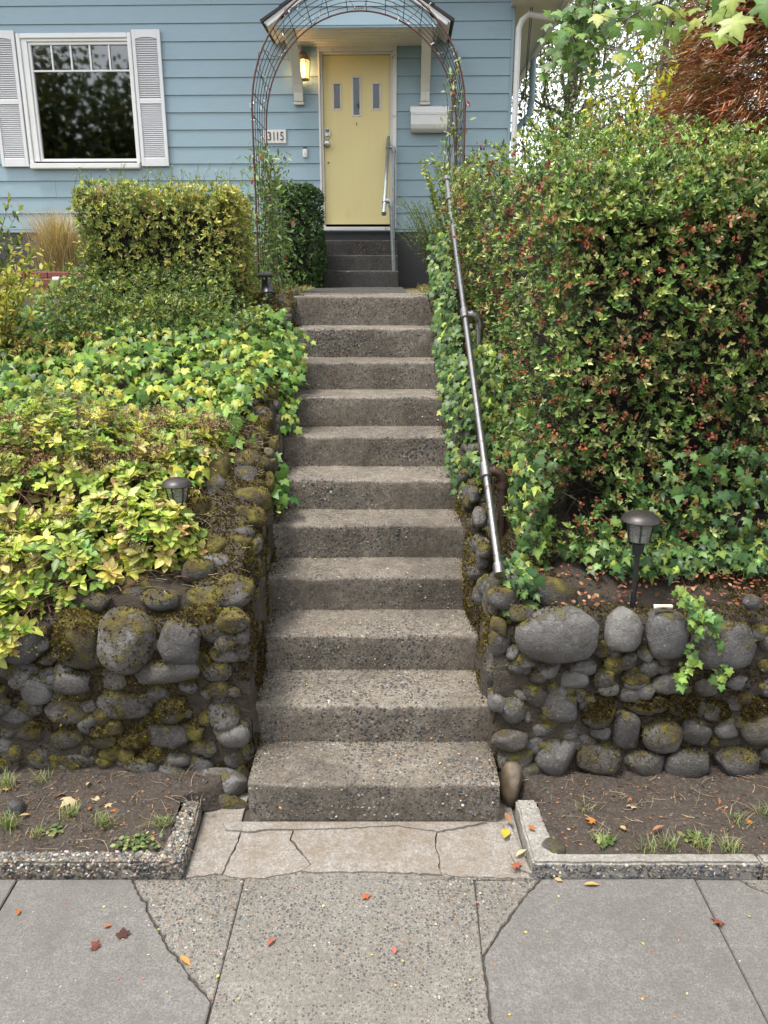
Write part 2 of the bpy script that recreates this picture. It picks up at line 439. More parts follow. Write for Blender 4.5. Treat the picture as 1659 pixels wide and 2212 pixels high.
def frames(D, N):
    y = unit(D); z = N - y * (N*y).sum(1, keepdims=True); z = unit(z); x = np.cross(y, z)
    return np.stack([x, y, z], axis=2)
def tint(tv): return np.where((np.abs(tv[:,0]) < 1e-6) & (tv[:,1] > .1) & (tv[:,1] < .95), 1.28, .93)   # paler midrib
def scatter(tm, P, D, N, S, C):
    tv, tt = tm; n = len(P); Rm = frames(D, N)
    V = np.einsum('nij,kj->nki', Rm, tv) * np.asarray(S).reshape(n,1,1) + P[:,None,:]
    T = tt[None] + (np.arange(n)*len(tv))[:,None,None]
    Cc = np.clip(np.repeat(C, len(tv), axis=0)*np.tile(tint(tv), n)[:,None], 0, .95)
    return V.reshape(-1,3), T.reshape(-1,3), Cc
def merge(parts):
    Vs, Ts, Cs = [], [], []; o = 0
    for V, T, C in parts:
        Vs.append(V); Ts.append(T + o); Cs.append(C); o += len(V)
    return np.concatenate(Vs), np.concatenate(Ts), np.concatenate(Cs)
def palette(n, cols, w=None, jit=.18):
    cols = np.array(cols, float); w = np.ones(len(cols)) if w is None else np.array(w, float)
    c = cols[rng.choice(len(cols), n, p=w/w.sum())]
    return np.clip(c * (1 + rng.normal(0, jit, (n,1))) * (1 + rng.normal(0, .06, (n,3))), .004, .9)
def foliage(root, name, tm, P, D, N, S, C, mat, nparts=0, score=None, part='leaf'):
    """the rest of the leaves as one mass, the nparts that show largest each as a leaf of its own"""
    n = len(P); S = np.broadcast_to(np.asarray(S, float), (n,)).copy()
    keep = np.ones(n, bool)
    if nparts:
        sc = score if score is not None else S / np.linalg.norm(P - np.array([0,0,CAM_H]), axis=1)
        idx = np.argsort(-sc)[:nparts]; keep[idx] = False
        K = 10; reps = C[rng.choice(idx, K)]
        mes = []
        for k in range(K):
            me = np_mesh(part, tm[0], tm[1], np.clip(np.repeat(reps[k:k+1], len(tm[0]), 0)*tint(tm[0])[:,None], 0, .95)); me.materials.append(mat); mes.append(me)
        Rm = frames(D[idx], N[idx])
        for j, i in enumerate(idx):
            k = int(np.argmin(((reps - C[i])**2).sum(1)))
            m = Matrix(Rm[j].tolist()).to_4x4() @ Matrix.Scale(float(S[i]), 4); m.translation = P[i].tolist()
            o = bpy.data.objects.new(part, mes[k]); COL.objects.link(o); o.matrix_local = m; o.parent = root
    if keep.any():
        V, T, Cc = scatter(tm, P[keep], D[keep], N[keep], S[keep], C[keep])
        return link(name, np_mesh(name, V, T, Cc), mat, root, 'stuff')
def twigs(root, name, A, B, r0, r1, mat, col=None, seg=3, bend=.12, kind='stuff', parts=4):
    """many thin bent three-sided twigs from A to B as one mass"""
    n = len(A); L = np.linalg.norm(B-A, axis=1, keepdims=True); t = unit(B-A)
    u = unit(np.cross(t, rnd_unit(n))); w = np.cross(t, u)
    ks = np.linspace(0, 1, parts); off = rnd_unit(n)*L*bend
    Vs = []
    for k in ks:
        c = A + (B-A)*k + off*math.sin(math.pi*k); r = r0 + (r1-r0)*k
        for s in range(seg):
            a = 2*math.pi*s/seg; Vs.append(c + (u*math.cos(a)+w*math.sin(a))*np.asarray(r).reshape(-1,1) if hasattr(r,'__len__') else c + (u*math.cos(a)+w*math.sin(a))*r)
    V = np.stack(Vs, 1); q = []
    for i in range(parts-1):
        for s in range(seg):
            s2 = (s+1)%seg; a,b,c,d = i*seg+s, i*seg+s2, (i+1)*seg+s2, (i+1)*seg+s
            q += [(a,b,c),(a,c,d)]
    T = np.array(q)[None] + (np.arange(n)*parts*seg)[:,None,None]
    colr = None
    if col is not None: colr = np.repeat(np.asarray(col), parts*seg, axis=0)
    return link(name, np_mesh(name, V.reshape(-1,3), T.reshape(-1,3), colr, True), mat, root, kind)
#SECTION2
# ================================================================== SETTING
HILL0, HILL1 = 3.05, 6.1
def hill(Y): return .82 + (np.clip(Y, HILL0, HILL1) - HILL0) * .387
def struct(name, me, mat, label=None):
    return tag(link(name, me, mat), label, None, None, 'structure')

# ground sheet (street level) to the horizon
mb = MB().box(-300, 300, -300, 300, -.35, -.15)
struct('ground', mb.mesh('ground'), M['asphalt'])

# raised garden terrain behind the walls
xs = np.concatenate([np.linspace(-60,-6,12), np.linspace(-5,-.95,42), np.linspace(-.86,-.66,3), [-.615], [.455], np.linspace(.52,.7,3), np.linspace(.8,5,42), np.linspace(6,60,12)])
ys = np.concatenate([[3.14], np.linspace(3.2,6.2,61), np.linspace(6.3,11,48), np.linspace(12,90,20)])
X, Y = np.meshgrid(xs, ys)
Z = hill(Y) + .035*snoise(np.stack([X,Y],-1), 3.0, 3) * (Y < 9) - .02
Z = np.where((X > -.64) & (X < .50) & (Y < 6.12), hill(Y) - .75, Z)
Z = np.where(Y < 3.16, Z - .7, Z)
sm_ = lambda t: np.clip(t,0,1)**2*(3-2*np.clip(t,0,1))
Z = Z - np.where((X > .5) & (X < .78), .29*sm_((Y-3.28)/.3)*sm_((4.7-Y)/.6), 0)
Z = np.where((X > -.76) & (X < .42) & (Y >= 6.12) & (Y < 9.2), 1.955, Z)
V = np.stack([X,Y,Z], -1).reshape(-1,3); nx = len(xs); ny = len(ys)
ii = (np.arange(ny-1)[:,None]*nx + np.arange(nx-1)[None]).ravel()
T = np.concatenate([np.stack([ii, ii+1, ii+nx+1],1), np.stack([ii, ii+nx+1, ii+nx],1)])
me = np_mesh('terrain', V, T, None, True)
kt = NM('garden_earth')
fz = kt.noise(9, 6, .65); gz = kt.noise(80, 5, .7)
yv = kt.ramp(kt.math('SUBTRACT', kt.sep(kt.pos)[1], 5.9), [(0, 0), (.25, 1)])
c1 = kt.mix(fz, (.035,.026,.018), (.065,.05,.033)); c2 = kt.mix(gz, (.10,.085,.035), (.22,.18,.085))
kt.set(Base_Color=kt.mix(yv, c1, c2), Roughness=.95, Normal=kt.bump(gz, .9, .03))
struct('terrain', me, kt.m)

# ------------------------------------------------------------------ sidewalk slabs
def inset(poly, d, jit=0.0):
    n = len(poly); out = []
    A = sum(poly[i][0]*poly[(i+1)%n][1] - poly[(i+1)%n][0]*poly[i][1] for i in range(n))
    sg = 1 if A > 0 else -1
    for i in range(n):
        p0, p, p1 = Vector(poly[i-1]), Vector(poly[i]), Vector(poly[(i+1)%n])
        a = (p-p0).normalized(); b = (p1-p).normalized()
        nrm = (Vector((-a.y, a.x)) + Vector((-b.y, b.x)))
        if nrm.length < 1e-6: nrm = Vector((-a.y, a.x))
        nrm.normalize(); out.append(tuple(p + nrm * d * sg * (1 + jit*random.random()**3)))
    return out
def W2(u, v, z=0): p = onz(u, v, z); return (p.x, p.y)
def jag(pts, amp, step=.016):
    out = []
    for a, b in zip(pts[:-1], pts[1:]):
        a = Vector(a); b = Vector(b); n = max(1, int((b-a).length/step))
        for k in range(n):
            q = a.lerp(b, k/n)
            out.append((q.x + random.uniform(-amp, amp)*(k > 0), q.y + random.uniform(-amp, amp)*(k > 0)))
    out.append(tuple(pts[-1])); return out
YN = .95
def extend(pl):
    a, b = Vector(pl[-2]), Vector(pl[-1]); d = b - a
    return pl + [tuple(b + d * ((YN - b.y)/d.y))]
z4 = lambda x, y: W2(x*.36, 1659 + y*.36)
z5 = lambda x, y: W2(530.9 + x*.36, 1659 + y*.36)
z6 = lambda x, y: W2(1061.7 + x*.36, 1659 + y*.36)
YK = onz(800, 1896)[1] - .004
BL0 = jag([z4(795,665), z4(815,720), z4(860,790), z4(900,870), z4(940,950), z4(985,1030), z4(1030,1100), z4(1100,1190), z4(1170,1280), z4(1275,1410)], .004)
JL = [W2(528, 1899), z4(1275,1410)]
JLx = extend(list(JL))[-1]
BR0 = jag([z6(295,668), z6(250,720), z6(190,780), z6(130,860), z6(90,930), z6(40,990), z5(1475,1055), z5(1420,1120)], .004)
BR1 = extend(jag([z5(1420,1120), z5(1435,1230), z5(1455,1350), z5(1475,1535)], .003))
JR = [W2(1024, 1899), z5(1420,1120)]
RJ = extend([z6(1215,662), z6(1480,1180)])
LJ = extend([z4(105,665), z4(0,850)])
def fixtop(pl): pl = list(pl); pl[0] = (pl[0][0], YK); return pl
BL0, BR0, RJ, LJ, JL, JR = map(fixtop, (BL0, BR0, RJ, LJ, JL, JR))
side = empty('sidewalk'); tag(side, kind='structure')
MB().box(-6.2, 6.2, YN-.01, 3.2, -.149, -.012).build('sidewalk_bed', M['joint'], side)
MB().box(-.95, .66, YK+.0005, YK+.14, -.06, -.006).build('sidewalk_slab', M['slab_old'], side)
pieces = [
 ('new', [(-6,YK)] + LJ + [(-6,YN)], 0),
 ('new', LJ[::-1] + BL0 + [JLx], .001),
 ('old', BL0 + JL[::-1][1:], -.003),
 ('old', JL + [JLx] + BR1[::-1] + JR[::-1][1:], -.002),
 ('old', JR + BR0[::-1][1:], -.004),
 ('new', BR0 + BR1[1:] + RJ[::-1], .002),
 ('new', RJ + [(6,YN), (6,YK-.25), (z6(1659,748)[0], z6(1659,748)[1]), z6(1560,712), (z6(1490,668)[0], YK)], 0),
 ('old', [(z6(1490,668)[0], YK), z6(1560,712), z6(1659,748), (6,YK-.25), (6,YK)], -.003)]
for kind, poly, dz in pieces:
    MB().prism(inset(poly, .0025, 3.0), -.06, dz).build('sidewalk_slab', M['slab_new' if kind == 'new' else 'slab_old'], side, bevel=.003, seg=2)
# kerb at the street edge of the sidewalk
MB().box(-6.2, 6.2, YN-.16, YN-.012, -.149, -.002).build('street_kerb', M['kerb'], side, bevel=.015)

# ------------------------------------------------------------------ concrete apron at the foot of the stairs
TREAD = [.311,.334,.297,.284,.300,.330,.325,.330,.330,.330]
NOS = [1695,1525,1373,1247,1135,1037,943,858,783,710,640]
SL = [-.560,-.563,-.568,-.574,-.577,-.585,-.595,-.603,-.615,-.630,-.648]
SR = [.476,.450,.440,.428,.418,.398,.376,.362,.360,.358,.352]
YB = onz(800, 1777)[1]
SY = [YB]
for t in TREAD: SY.append(SY[-1] + t)
SZ = [ony(800, NOS[i], SY[i]).z for i in range(11)]
def stair_z(y): return float(np.interp(y, [SY[0]-.3] + SY, [0] + SZ))
apron = empty('apron'); tag(apron, kind='structure')
bot = [(400,1896),(440,1893),(470,1888),(479,1889)]
bot2 = [(479,1889),(498,1895),(560,1897),(630,1886),(650,1880)]
bot3 = [(650,1880),(665,1884),(800,1884),(880,1887),(954,1890)]
bot4 = [(954,1890),(990,1893),(1146,1897)]
c1 = [(523,1778),(515,1817),(497,1850),(479,1889)]
c2 = [(635,1778),(628,1814),(650,1839),(671,1868),(650,1880)]
c3 = [(948,1778),(943,1803),(941,1832),(950,1864),(954,1890)]
P2 = lambda L: [W2(*p) for p in L]
jj = lambda L, a=.004: jag(P2(L), a, .02)
b1, b2, b3, b4, k1, k2, k3 = (jj(q) for q in (bot, bot2, bot3, bot4, c1, c2, c3))
lft = P2([(441,1752),(400,1896)]); rgt = P2([(1108,1752),(1146,1897)])
top = lambda a, b: [(W2(a,1777)[0], YB+.03), (W2(b,1777)[0], YB+.03)]
polys = [ ([(lft[0][0], YB+.2)] + lft + b1[1:] + k1[::-1][1:] + [(k1[0][0], YB+.2)], .002),
          (k1 + b2[1:] + k2[::-1][1:], 0.0), (k2 + b3[1:] + k3[::-1][1:], .003), (k3 + b4[1:] + rgt[::-1][1:] + [(rgt[0][0], YB+.2), (k3[0][0], YB+.2)], -.001)]
for poly, dz in polys:
    MB().prism(inset(poly, .0015, 3.5), -.04, dz).build('apron_slab', M['apron'], apron, bevel=.0015, seg=1)
lip = jj([(482,1779),(488,1796),(540,1800),(585,1794),(630,1795),(700,1794),(790,1790),(860,1786),(900,1793),(945,1799),(1000,1790),(1052,1779)], .003)
MB().prism(lip, -.03, .011).build('broken_ledge', M['apron'], apron, bevel=.004, seg=1)
MB().prism(P2([(1085,1780),(1105,1790),(1150,1890),(1120,1880),(1098,1840),(1102,1815)]), -.03, .014).build('broken_ledge', M['apron'], apron, bevel=.006, seg=1)

# ------------------------------------------------------------------ kerbs round the planting strips
kz = ony(200, 1864, onz(200,1897).y).z
KY0 = onz(200, 1897).y; KY1 = onz(200, 1837, kz).y
def kerb(name, label, poly, mat, z, sides):
    r = empty(name, (poly[0][0], poly[0][1], 0), label, 'kerb')
    n = len(poly); pts = jag(list(poly) + [poly[0]], .0025, .04)[:-1]
    loc = [(p[0]-poly[0][0], p[1]-poly[0][1]) for p in pts]
    MB().prism(loc, -.05, z).build('concrete_body', mat, r, bevel=.009, seg=2)
    return r
lx1 = W2(400,1896)[0] + .0
a_ = W2(441,1758); b_ = W2(400,1896)
kl = kerb('concrete_kerb', 'exposed pebble concrete kerb edging the soil strip left of the apron',
     [(b_[0]-.006, KY0), (a_[0]-.006, a_[1]), (a_[0]-.085, a_[1]+.005), (b_[0]-.10, KY1), (-3.6, KY1), (-3.6, KY0)], M['kerb_peb'], kz, None)
c_ = W2(1110,1762); d_ = W2(1146,1897)
split = z6(1608,655)[0]
kr = kerb('concrete_kerb', 'smooth topped concrete kerb edging the soil strip right of the apron',
     [(d_[0]+.006, KY0), (split-.003, KY0), (split-.006, KY1-.012), (d_[0]+.115, KY1-.012), (c_[0]+.09, c_[1]+.02), (c_[0]+.006, c_[1]+.02)], M['kerb'], kz, None)
MB().prism([(split+.003-d_[0]-.006, 0), (3.6, 0), (3.6, KY1-.012-KY0), (split-d_[0]-.006, KY1-.012-KY0)], -.05, kz-.002).build('concrete_body', M['kerb'], kr, bevel=.008, seg=2)
# pebbles standing proud of the kerbs
ICO = bmesh.new(); bmesh.ops.create_icosphere(ICO, subdivisions=1, radius=1)
ICO.verts.ensure_lookup_table()
IV = np.array([v.co[:] for v in ICO.verts]); IT = np.array([[v.index for v in f.verts] for f in ICO.faces]); ICO.free()
kp = NM('kerb_pebble'); kp.set(Base_Color=kp.attr('Col'), Roughness=.45)
PEBC = [(.045,.047,.055),(.08,.075,.07),(.14,.12,.095),(.24,.21,.17),(.06,.07,.085),(.28,.14,.06),(.40,.37,.32)]
def pebbles(root, P, N, r, cols=PEBC, w=(4,4,3,2,3,.6,.8)):
    n = len(P); sc = np.stack([r*rng.uniform(.8,1.5,n), r*rng.uniform(.8,1.3,n), r*.5*np.ones(n)],1)
    D = rnd_unit(n); Rm = frames(D, N)
    Vv = np.einsum('nij,nkj->nki', Rm, IV[None]*sc[:,None,:]) + (P - N*r[:,None]*.12)[:,None,:]
    Tt = IT[None] + (np.arange(n)*len(IV))[:,None,None]
    C = np.repeat(palette(n, cols, w, .2), len(IV), 0)
    return link('pebbles', np_mesh('pebbles', Vv.reshape(-1,3)-np.array(root.location), Tt.reshape(-1,3), C, True), kp.m, root, 'stuff')
n = 470
xk = rng.uniform(-1.45, lx1-.01, n); tf = rng.random(n) < .55
Pk = np.stack([xk, np.where(tf, rng.uniform(KY0+.006, KY1-.004, n), KY0), np.where(tf, kz, rng.uniform(.006, kz-.006, n))], 1)
Nk = np.where(tf[:,None], np.array([[0,0,1.]]), np.array([[0,-1.,0]]))
m2 = 150; tt = rng.random(m2)
Pk2 = np.stack([b_[0] + (a_[0]-b_[0])*tt - rng.uniform(.012,.085,m2), KY0 + (a_[1]-KY0)*tt, kz*np.ones(m2)],1)
pebbles(kl, np.concatenate([Pk,Pk2]), np.concatenate([Nk, np.tile([[0,0,1.]],(m2,1))]), rng.uniform(.004,.010,n+m2), w=(2.5,3,3.5,3.5,2,1,1.5))
n = 520
Pk = np.stack([rng.uniform(d_[0]+.01, 1.9, n), np.full(n, KY0), rng.uniform(.004, kz-.010, n)],1)
pebbles(kr, Pk, np.tile([[0,-1.,0]],(n,1)), rng.uniform(.004,.009,n))

# soil strips between kerb and wall
def grid(x0, x1, y0, y1, nx, ny, zf):
    X, Y = np.meshgrid(np.linspace(x0,x1,nx), np.linspace(y0,y1,ny)); Z = zf(X,Y)
    ii = (np.arange(ny-1)[:,None]*nx + np.arange(nx-1)[None]).ravel()
    return np.stack([X,Y,Z],-1).reshape(-1,3), np.concatenate([np.stack([ii,ii+1,ii+nx+1],1), np.stack([ii,ii+nx+1,ii+nx],1)])
def soilz(X, Y):
    b = kz - .018 + np.clip((Y-KY1)/.4, 0, 1)*.05
    P = np.stack([X,Y],-1)
    return b + .012*snoise(P, 9, 5) + .010*snoise(P, 34, 6) + .006*snoise(P, 90, 7, 2)
for x0, x1 in ((-3.6, a_[0]-.045), (c_[0]+.045, 3.6)):
    V, T = grid(x0, x1, KY1-.03, 3.25, 220, 64, soilz)
    fr_ = (V[:,0]-x0)/(x1-x0); fr_ = fr_ if x0 < 0 else 1-fr_
    # the edge follows the kerb leg, then runs on to the foot of the stairs
    if x0 < 0: xe = np.interp(V[:,1], [KY0, a_[1]-.02, a_[1]+.02, 3.25], [b_[0]-.096, a_[0]-.082, -.70, -.54]); V[:,0] = x0 + (V[:,0]-x0)*(xe-x0)/(x1-x0)
    else: xe = np.interp(V[:,1], [KY0, c_[1]+.0, c_[1]+.04, 3.25], [d_[0]+.112, c_[0]+.086, .60, .45]); V[:,0] = x1 + (V[:,0]-x1)*(xe-x1)/(x0-x1)
    V[:,2] = soilz(V[:,0], V[:,1]) - .09*np.clip((fr_-.985)/.015, 0, 1)*(V[:,1] > a_[1]-.03)
    struct('soil', np_mesh('soil', V, T, None, True), M['soil'])

# ------------------------------------------------------------------ the stairs
def step_mesh(name, xl, xr, y, z, ydeep, zlow, rnose=.016, amp=.004, nseg=70, bumpy=4):
    prof = [(y+.004, zlow)] + [(y+.004*(1-k/5), zlow + (z-rnose-zlow)*k/5) for k in range(1, 6)]
    for k in range(1, 4):
        a = k/4*math.pi/2; prof.append((y + rnose*(1-math.cos(a)), z - rnose*(1-math.sin(a))))
    prof += [(y+rnose, z)] + [(y+rnose + (ydeep-y-rnose)*k/6, z) for k in range(1, 7)]
    prof = np.array(prof); xsx = np.linspace(xl, xr, nseg); m = len(prof)
    P = np.zeros((nseg, m, 3)); P[...,0] = xsx[:,None]; P[...,1] = prof[None,:,0]; P[...,2] = prof[None,:,1]
    sd_ = int(abs(z)*1000) % 977
    nn = snoise(P*np.array([1,1.,1.]), 26, sd_, 3); n2 = snoise(P, 5, sd_+1, 2)
    w = np.ones(m); w[5:11] = 1.9
    P[...,1] += (nn*amp*w + n2*amp*.8) ; P[...,2] += (nn*amp*.55*w + n2*amp*.5); P[:,0,2] = zlow
    Vv = P.reshape(-1,3)
    ii = (np.arange(nseg-1)[:,None]*m + np.arange(m-1)[None]).ravel()
    Tt = np.concatenate([np.stack([ii,ii+m,ii+m+1],1), np.stack([ii,ii+m+1,ii+1],1)])
    return np_mesh(name, Vv, Tt, None, True)
st = empty('concrete_stairs', (0, YB, 0), 'worn exposed aggregate concrete stairs of eleven steps climbing from the sidewalk', 'stairs')
for i in range(11):
    yd = SY[i+1] + .03 if i < 10 else 6.75
    zl = (SZ[i-1] if i else 0) - .03
    me = step_mesh('step', SL[i]-(.03 if i else 0), SR[i]+(.03 if i else 0), SY[i], SZ[i], yd, zl)
    o = link('step', me, M['step'], st); me.transform(Matrix.Translation((0,-YB,0)))
    # solid end cheeks and back
    c = MB().box(SL[i]-(.028 if i else -.002), SR[i]+(.028 if i else -.002), SY[i]+.03-YB, yd-YB, zl-.02, SZ[i]-.012).build('step_core', M['step'], st)
ZL = SZ[-1]
# pebbles and chipped stones proud of the stair fronts
Pp, Np = [], []
for i in range(11):
    k = int(150 / (1 + .12*i)); x = rng.uniform(SL[i]+.01, SR[i]-.01, k)
    msk = snoise(np.stack([x, np.full(k, i*1.7)],1), 3.0, 40) > -.35; x = x[msk]; k = len(x)
    z0 = (SZ[i-1] if i else 0)
    Pp.append(np.stack([x, np.full(k, SY[i]+.003), z0 + .012 + (SZ[i]-z0-.03)*rng.random(k)],1)); Np.append(np.tile([[0,-1.,0]],(k,1)))
    if i < 4:
        k = 90; x = rng.uniform(SL[i]+.01, SR[i]-.01, k)
        Pp.append(np.stack([x, SY[i] + .015 + .25*rng.random(k)**1.6, np.full(k, SZ[i]-.001)],1)); Np.append(np.tile([[0,0,1.]],(k,1)))
Pp = np.concatenate(Pp); Np = np.concatenate(Np)
pebbles(st, Pp, Np, rng.uniform(.003,.0085,len(Pp)), w=(4,4,3,1.5,3,.7,.5))

# garden path from the landing to the door steps, and the door steps
DX0, DX1 = -.705, .15
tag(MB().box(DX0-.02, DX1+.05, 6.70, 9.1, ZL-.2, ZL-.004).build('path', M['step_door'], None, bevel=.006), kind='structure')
dst = empty('door_steps', (0, 9.0, ZL), 'short flight of dark concrete steps below the yellow front door', 'stairs')
DY = [9.0, 9.28, 9.56]; DZ = [ZL+.163, ZL+.326, ZL+.489]
for i in range(3):
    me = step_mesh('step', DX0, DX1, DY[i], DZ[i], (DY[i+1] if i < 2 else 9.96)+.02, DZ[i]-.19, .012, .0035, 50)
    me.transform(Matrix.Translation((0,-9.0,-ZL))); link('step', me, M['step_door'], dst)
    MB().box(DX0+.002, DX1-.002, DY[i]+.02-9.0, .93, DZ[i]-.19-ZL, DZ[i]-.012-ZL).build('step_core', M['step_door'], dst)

# ================================================================== FIELDSTONE WALLS
def stone_template(seed):
    bm = bmesh.new(); bmesh.ops.create_icosphere(bm, subdivisions=3, radius=1)
    P = np.array([v.co[:] for v in bm.verts]); Tt = np.array([[v.index for v in f.verts] for f in bm.faces]); bm.free()
    e = rng.uniform(.78, 1.0)
    Q = np.sign(P)*np.abs(P)**e
    for _ in range(5):
        d = unit(rng.normal(size=3)); h = rng.uniform(.62,.9); t = Q @ d; Q = Q - np.where(t > h, (t-h)*.75, 0)[:,None]*d
    Q = Q * (1 + .17*snoise(P, 1.5, seed, 2)[:,None] + .05*snoise(P, 5, seed+50, 2)[:,None] + .022*snoise(P, 13, seed+70, 1)[:,None])
    Q /= np.abs(Q).max(0)
    return Q, Tt
ST = [stone_template(100+i) for i in range(14)]
STM = []
for Q, Tt in ST:
    me = np_mesh('stone', Q, Tt, None, True); me.materials.append(M['stone0']); STM.append(me)
def add_stone(root, c, size, rot=(0,0,0), moss=0, face=None, name='stone'):
    k = random.randrange(len(ST))
    m = Matrix.Translation(Vector(c)) @ Matrix.Rotation(rot[2],4,'Z') @ Matrix.Rotation(rot[1],4,'Y') @ Matrix.Rotation(rot[0],4,'X') @ Matrix.Diagonal((*size,1))
    o = bpy.data.objects.new(name, STM[k]); COL.objects.link(o)
    o.material_slots[0].link = 'OBJECT'; o.material_slots[0].material = M['stone%d' % moss]
    if root is not None:
        o.parent = root; o.matrix_local = Matrix.Translation(-root.location) @ m
    else: o.matrix_world = m
    A = np.array(m)
    return o, ST[k][0] @ A[:3,:3].T + A[:3,3], ST[k][1]
YF = 3.10
def fillers(root, x0, x1, n, store):
    for i in range(n):
        s = random.uniform(.022,.048)
        o, a, b = add_stone(root, (random.uniform(x0,x1), YF-.008+random.uniform(0,.015), random.uniform(.06,.76)), (s*random.uniform(.9,1.5), s*.8, s), (random.uniform(-.4,.4), random.uniform(-.5,.5), random.uniform(-.3,.3)), random.choice((0,1,1,2)))
        store.append((a, b, 1))
def px_stones(root, lst, conv, yface=YF, store=None):
    for it in lst:
        zx, zy, w, h = it[:4]; moss = it[4] if len(it) > 4 else 0; proud = it[5] if len(it) > 5 else 0
        u, v = conv(zx, zy); sc = .36
        y = yface - proud
        c = ony(u, v, y); D = c.y*cT + (CAM_H-c.z)*sT
        ww = w*sc/F_PX*D*.5; hh = h*sc/F_PX*D*.5*1.10
        dep = min(max(min(ww, hh)*.95, .04), .11)
        o, Vv, Tt = add_stone(root, (c.x, c.y + dep*.25, c.z), (ww*1.17, dep, hh*1.17), (random.uniform(-.2,.2), random.uniform(-.15,.15), random.uniform(-.15,.15)), moss)
        if store is not None: store.append((Vv, Tt, moss))
TUFT = (np.array([(-.22,0,.0),(.1,.05,.1),(0,1,0),(.25,0,-.1),(.0,.1,.2),(.3,.85,.25),(-.1,0,-.2),(-.3,.1,.1),(-.35,.8,-.2)], float), np.array([(0,1,2),(3,4,5),(6,7,8)]))
MOSSC = [(.06,.038,.017),(.09,.064,.02),(.14,.112,.025),(.25,.235,.035),(.06,.036,.02)]
def moss_tufts(root, V, T, n, seed=0, thr=.1, zbias=.5, size=(.008,.018), w=(3,3,2.5,1.4,2), name='moss'):
    cx_ = V[T].mean(1); T = T[(np.abs(cx_[:,0]) < 1.85) & (cx_[:,1] < 6.2)]
    P, N = sample_tris(V, T, n)
    N = N*np.sign((N*(np.array([0,0,CAM_H+1.5])-P)).sum(1,keepdims=True))
    k = (snoise(P, 9, seed, 3) + zbias*N[:,2] - .3*(N[:,1] > .3)) > thr
    P, N = P[k], N[k]; n = len(P)
    if n == 0: return
    D = unit(N*.8 + rnd_unit(n)*.7 + np.array([0,0,.25])); s = rng.uniform(*size, n)
    tone = snoise(P, 6, seed+9, 2)
    C = palette(n, MOSSC, w, .25) * (1 + .7*np.clip(tone, -.7, 1)[:,None]*np.array([1,1.1,.6]))
    Vv, Tt, Cc = scatter(TUFT, P - N*.002, D, rnd_unit(n), s, np.clip(C,.004,.5))
    link(name, np_mesh(name, Vv - np.array(root.location), Tt, Cc), M['moss'], root, 'stuff')
def ribbon(prof_fn, ts, seed, amp=.02):
    """surface swept along ts; prof_fn(t) -> list of points"""
    P = np.array([prof_fn(t) for t in ts], float); a, b = P.shape[:2]
    # refine the profile
    bb = (b-1)*6+1; Q = np.zeros((a, bb, 3))
    for j in range(bb):
        i0 = min(j//6, b-2); f = j/6 - i0; Q[:,j] = P[:,i0]*(1-f) + P[:,i0+1]*f
    nrm = np.cross(np.gradient(Q, axis=0), np.gradient(Q, axis=1)); nrm = unit(nrm)
    Q += nrm*(amp*snoise(Q, 11, seed, 3) + amp*.4*snoise(Q, 45, seed+1, 2))[...,None]
    b = bb
    ii = (np.arange(a-1)[:,None]*b + np.arange(b-1)[None]).ravel()
    return Q.reshape(-1,3), np.concatenate([np.stack([ii,ii+1,ii+b+1],1), np.stack([ii,ii+b+1,ii+b],1)])

def wall_front(x0, x1, top):
    xe = x1 if x1 < 0 else x0
    dr = lambda x: .16*max(0., 1-abs(x-xe)/.16)**2
    return ribbon(lambda x: [(x, YF-.012, -.05), (x, YF-.002, .3), (x, YF+.004, top*.75-dr(x)), (x, YF+.02, top-.03-dr(x)), (x, YF+.11, top-dr(x)), (x, YF+.35, top+.10-dr(x)*2), (x, YF+.7, top+.2-dr(x)*3)], np.linspace(x0, x1, 220), 21, .020)

# ---- left wall
wl = empty('fieldstone_wall', (-2.0, YF, 0), 'mossy fieldstone retaining wall left of the stairs with a rounded corner', 'wall')
ZTL = .82
Vl, Tl = wall_front(-3.7, -.575, ZTL)
loff = np.array(wl.location)
link('mortar', np_mesh('mortar', Vl - loff, Tl, None, True), M['mortar'], wl)
def ret_prof_l(y):
    sx = float(np.interp(y, SY, SL)); top = float(hill(y)) + .03 - .30*max(0., 1-(y-YF)/.16)**2; sz = stair_z(y)
    return [(sx+.002, y, sz-.35), (sx-.004, y, sz+.0), (sx-.02, y, max(sz+.03, top-.12)), (sx-.06, y, top), (sx-.20, y, top+.02), (sx-.42, y, top-.12)]
Vr, Tr = ribbon(ret_prof_l, np.linspace(YF+.0, 6.35, 220), 31, .026)
Tr = Tr[:, ::-1]
link('mortar', np_mesh('mortar', Vr - loff, Tr, None, True), M['mortar'], wl)
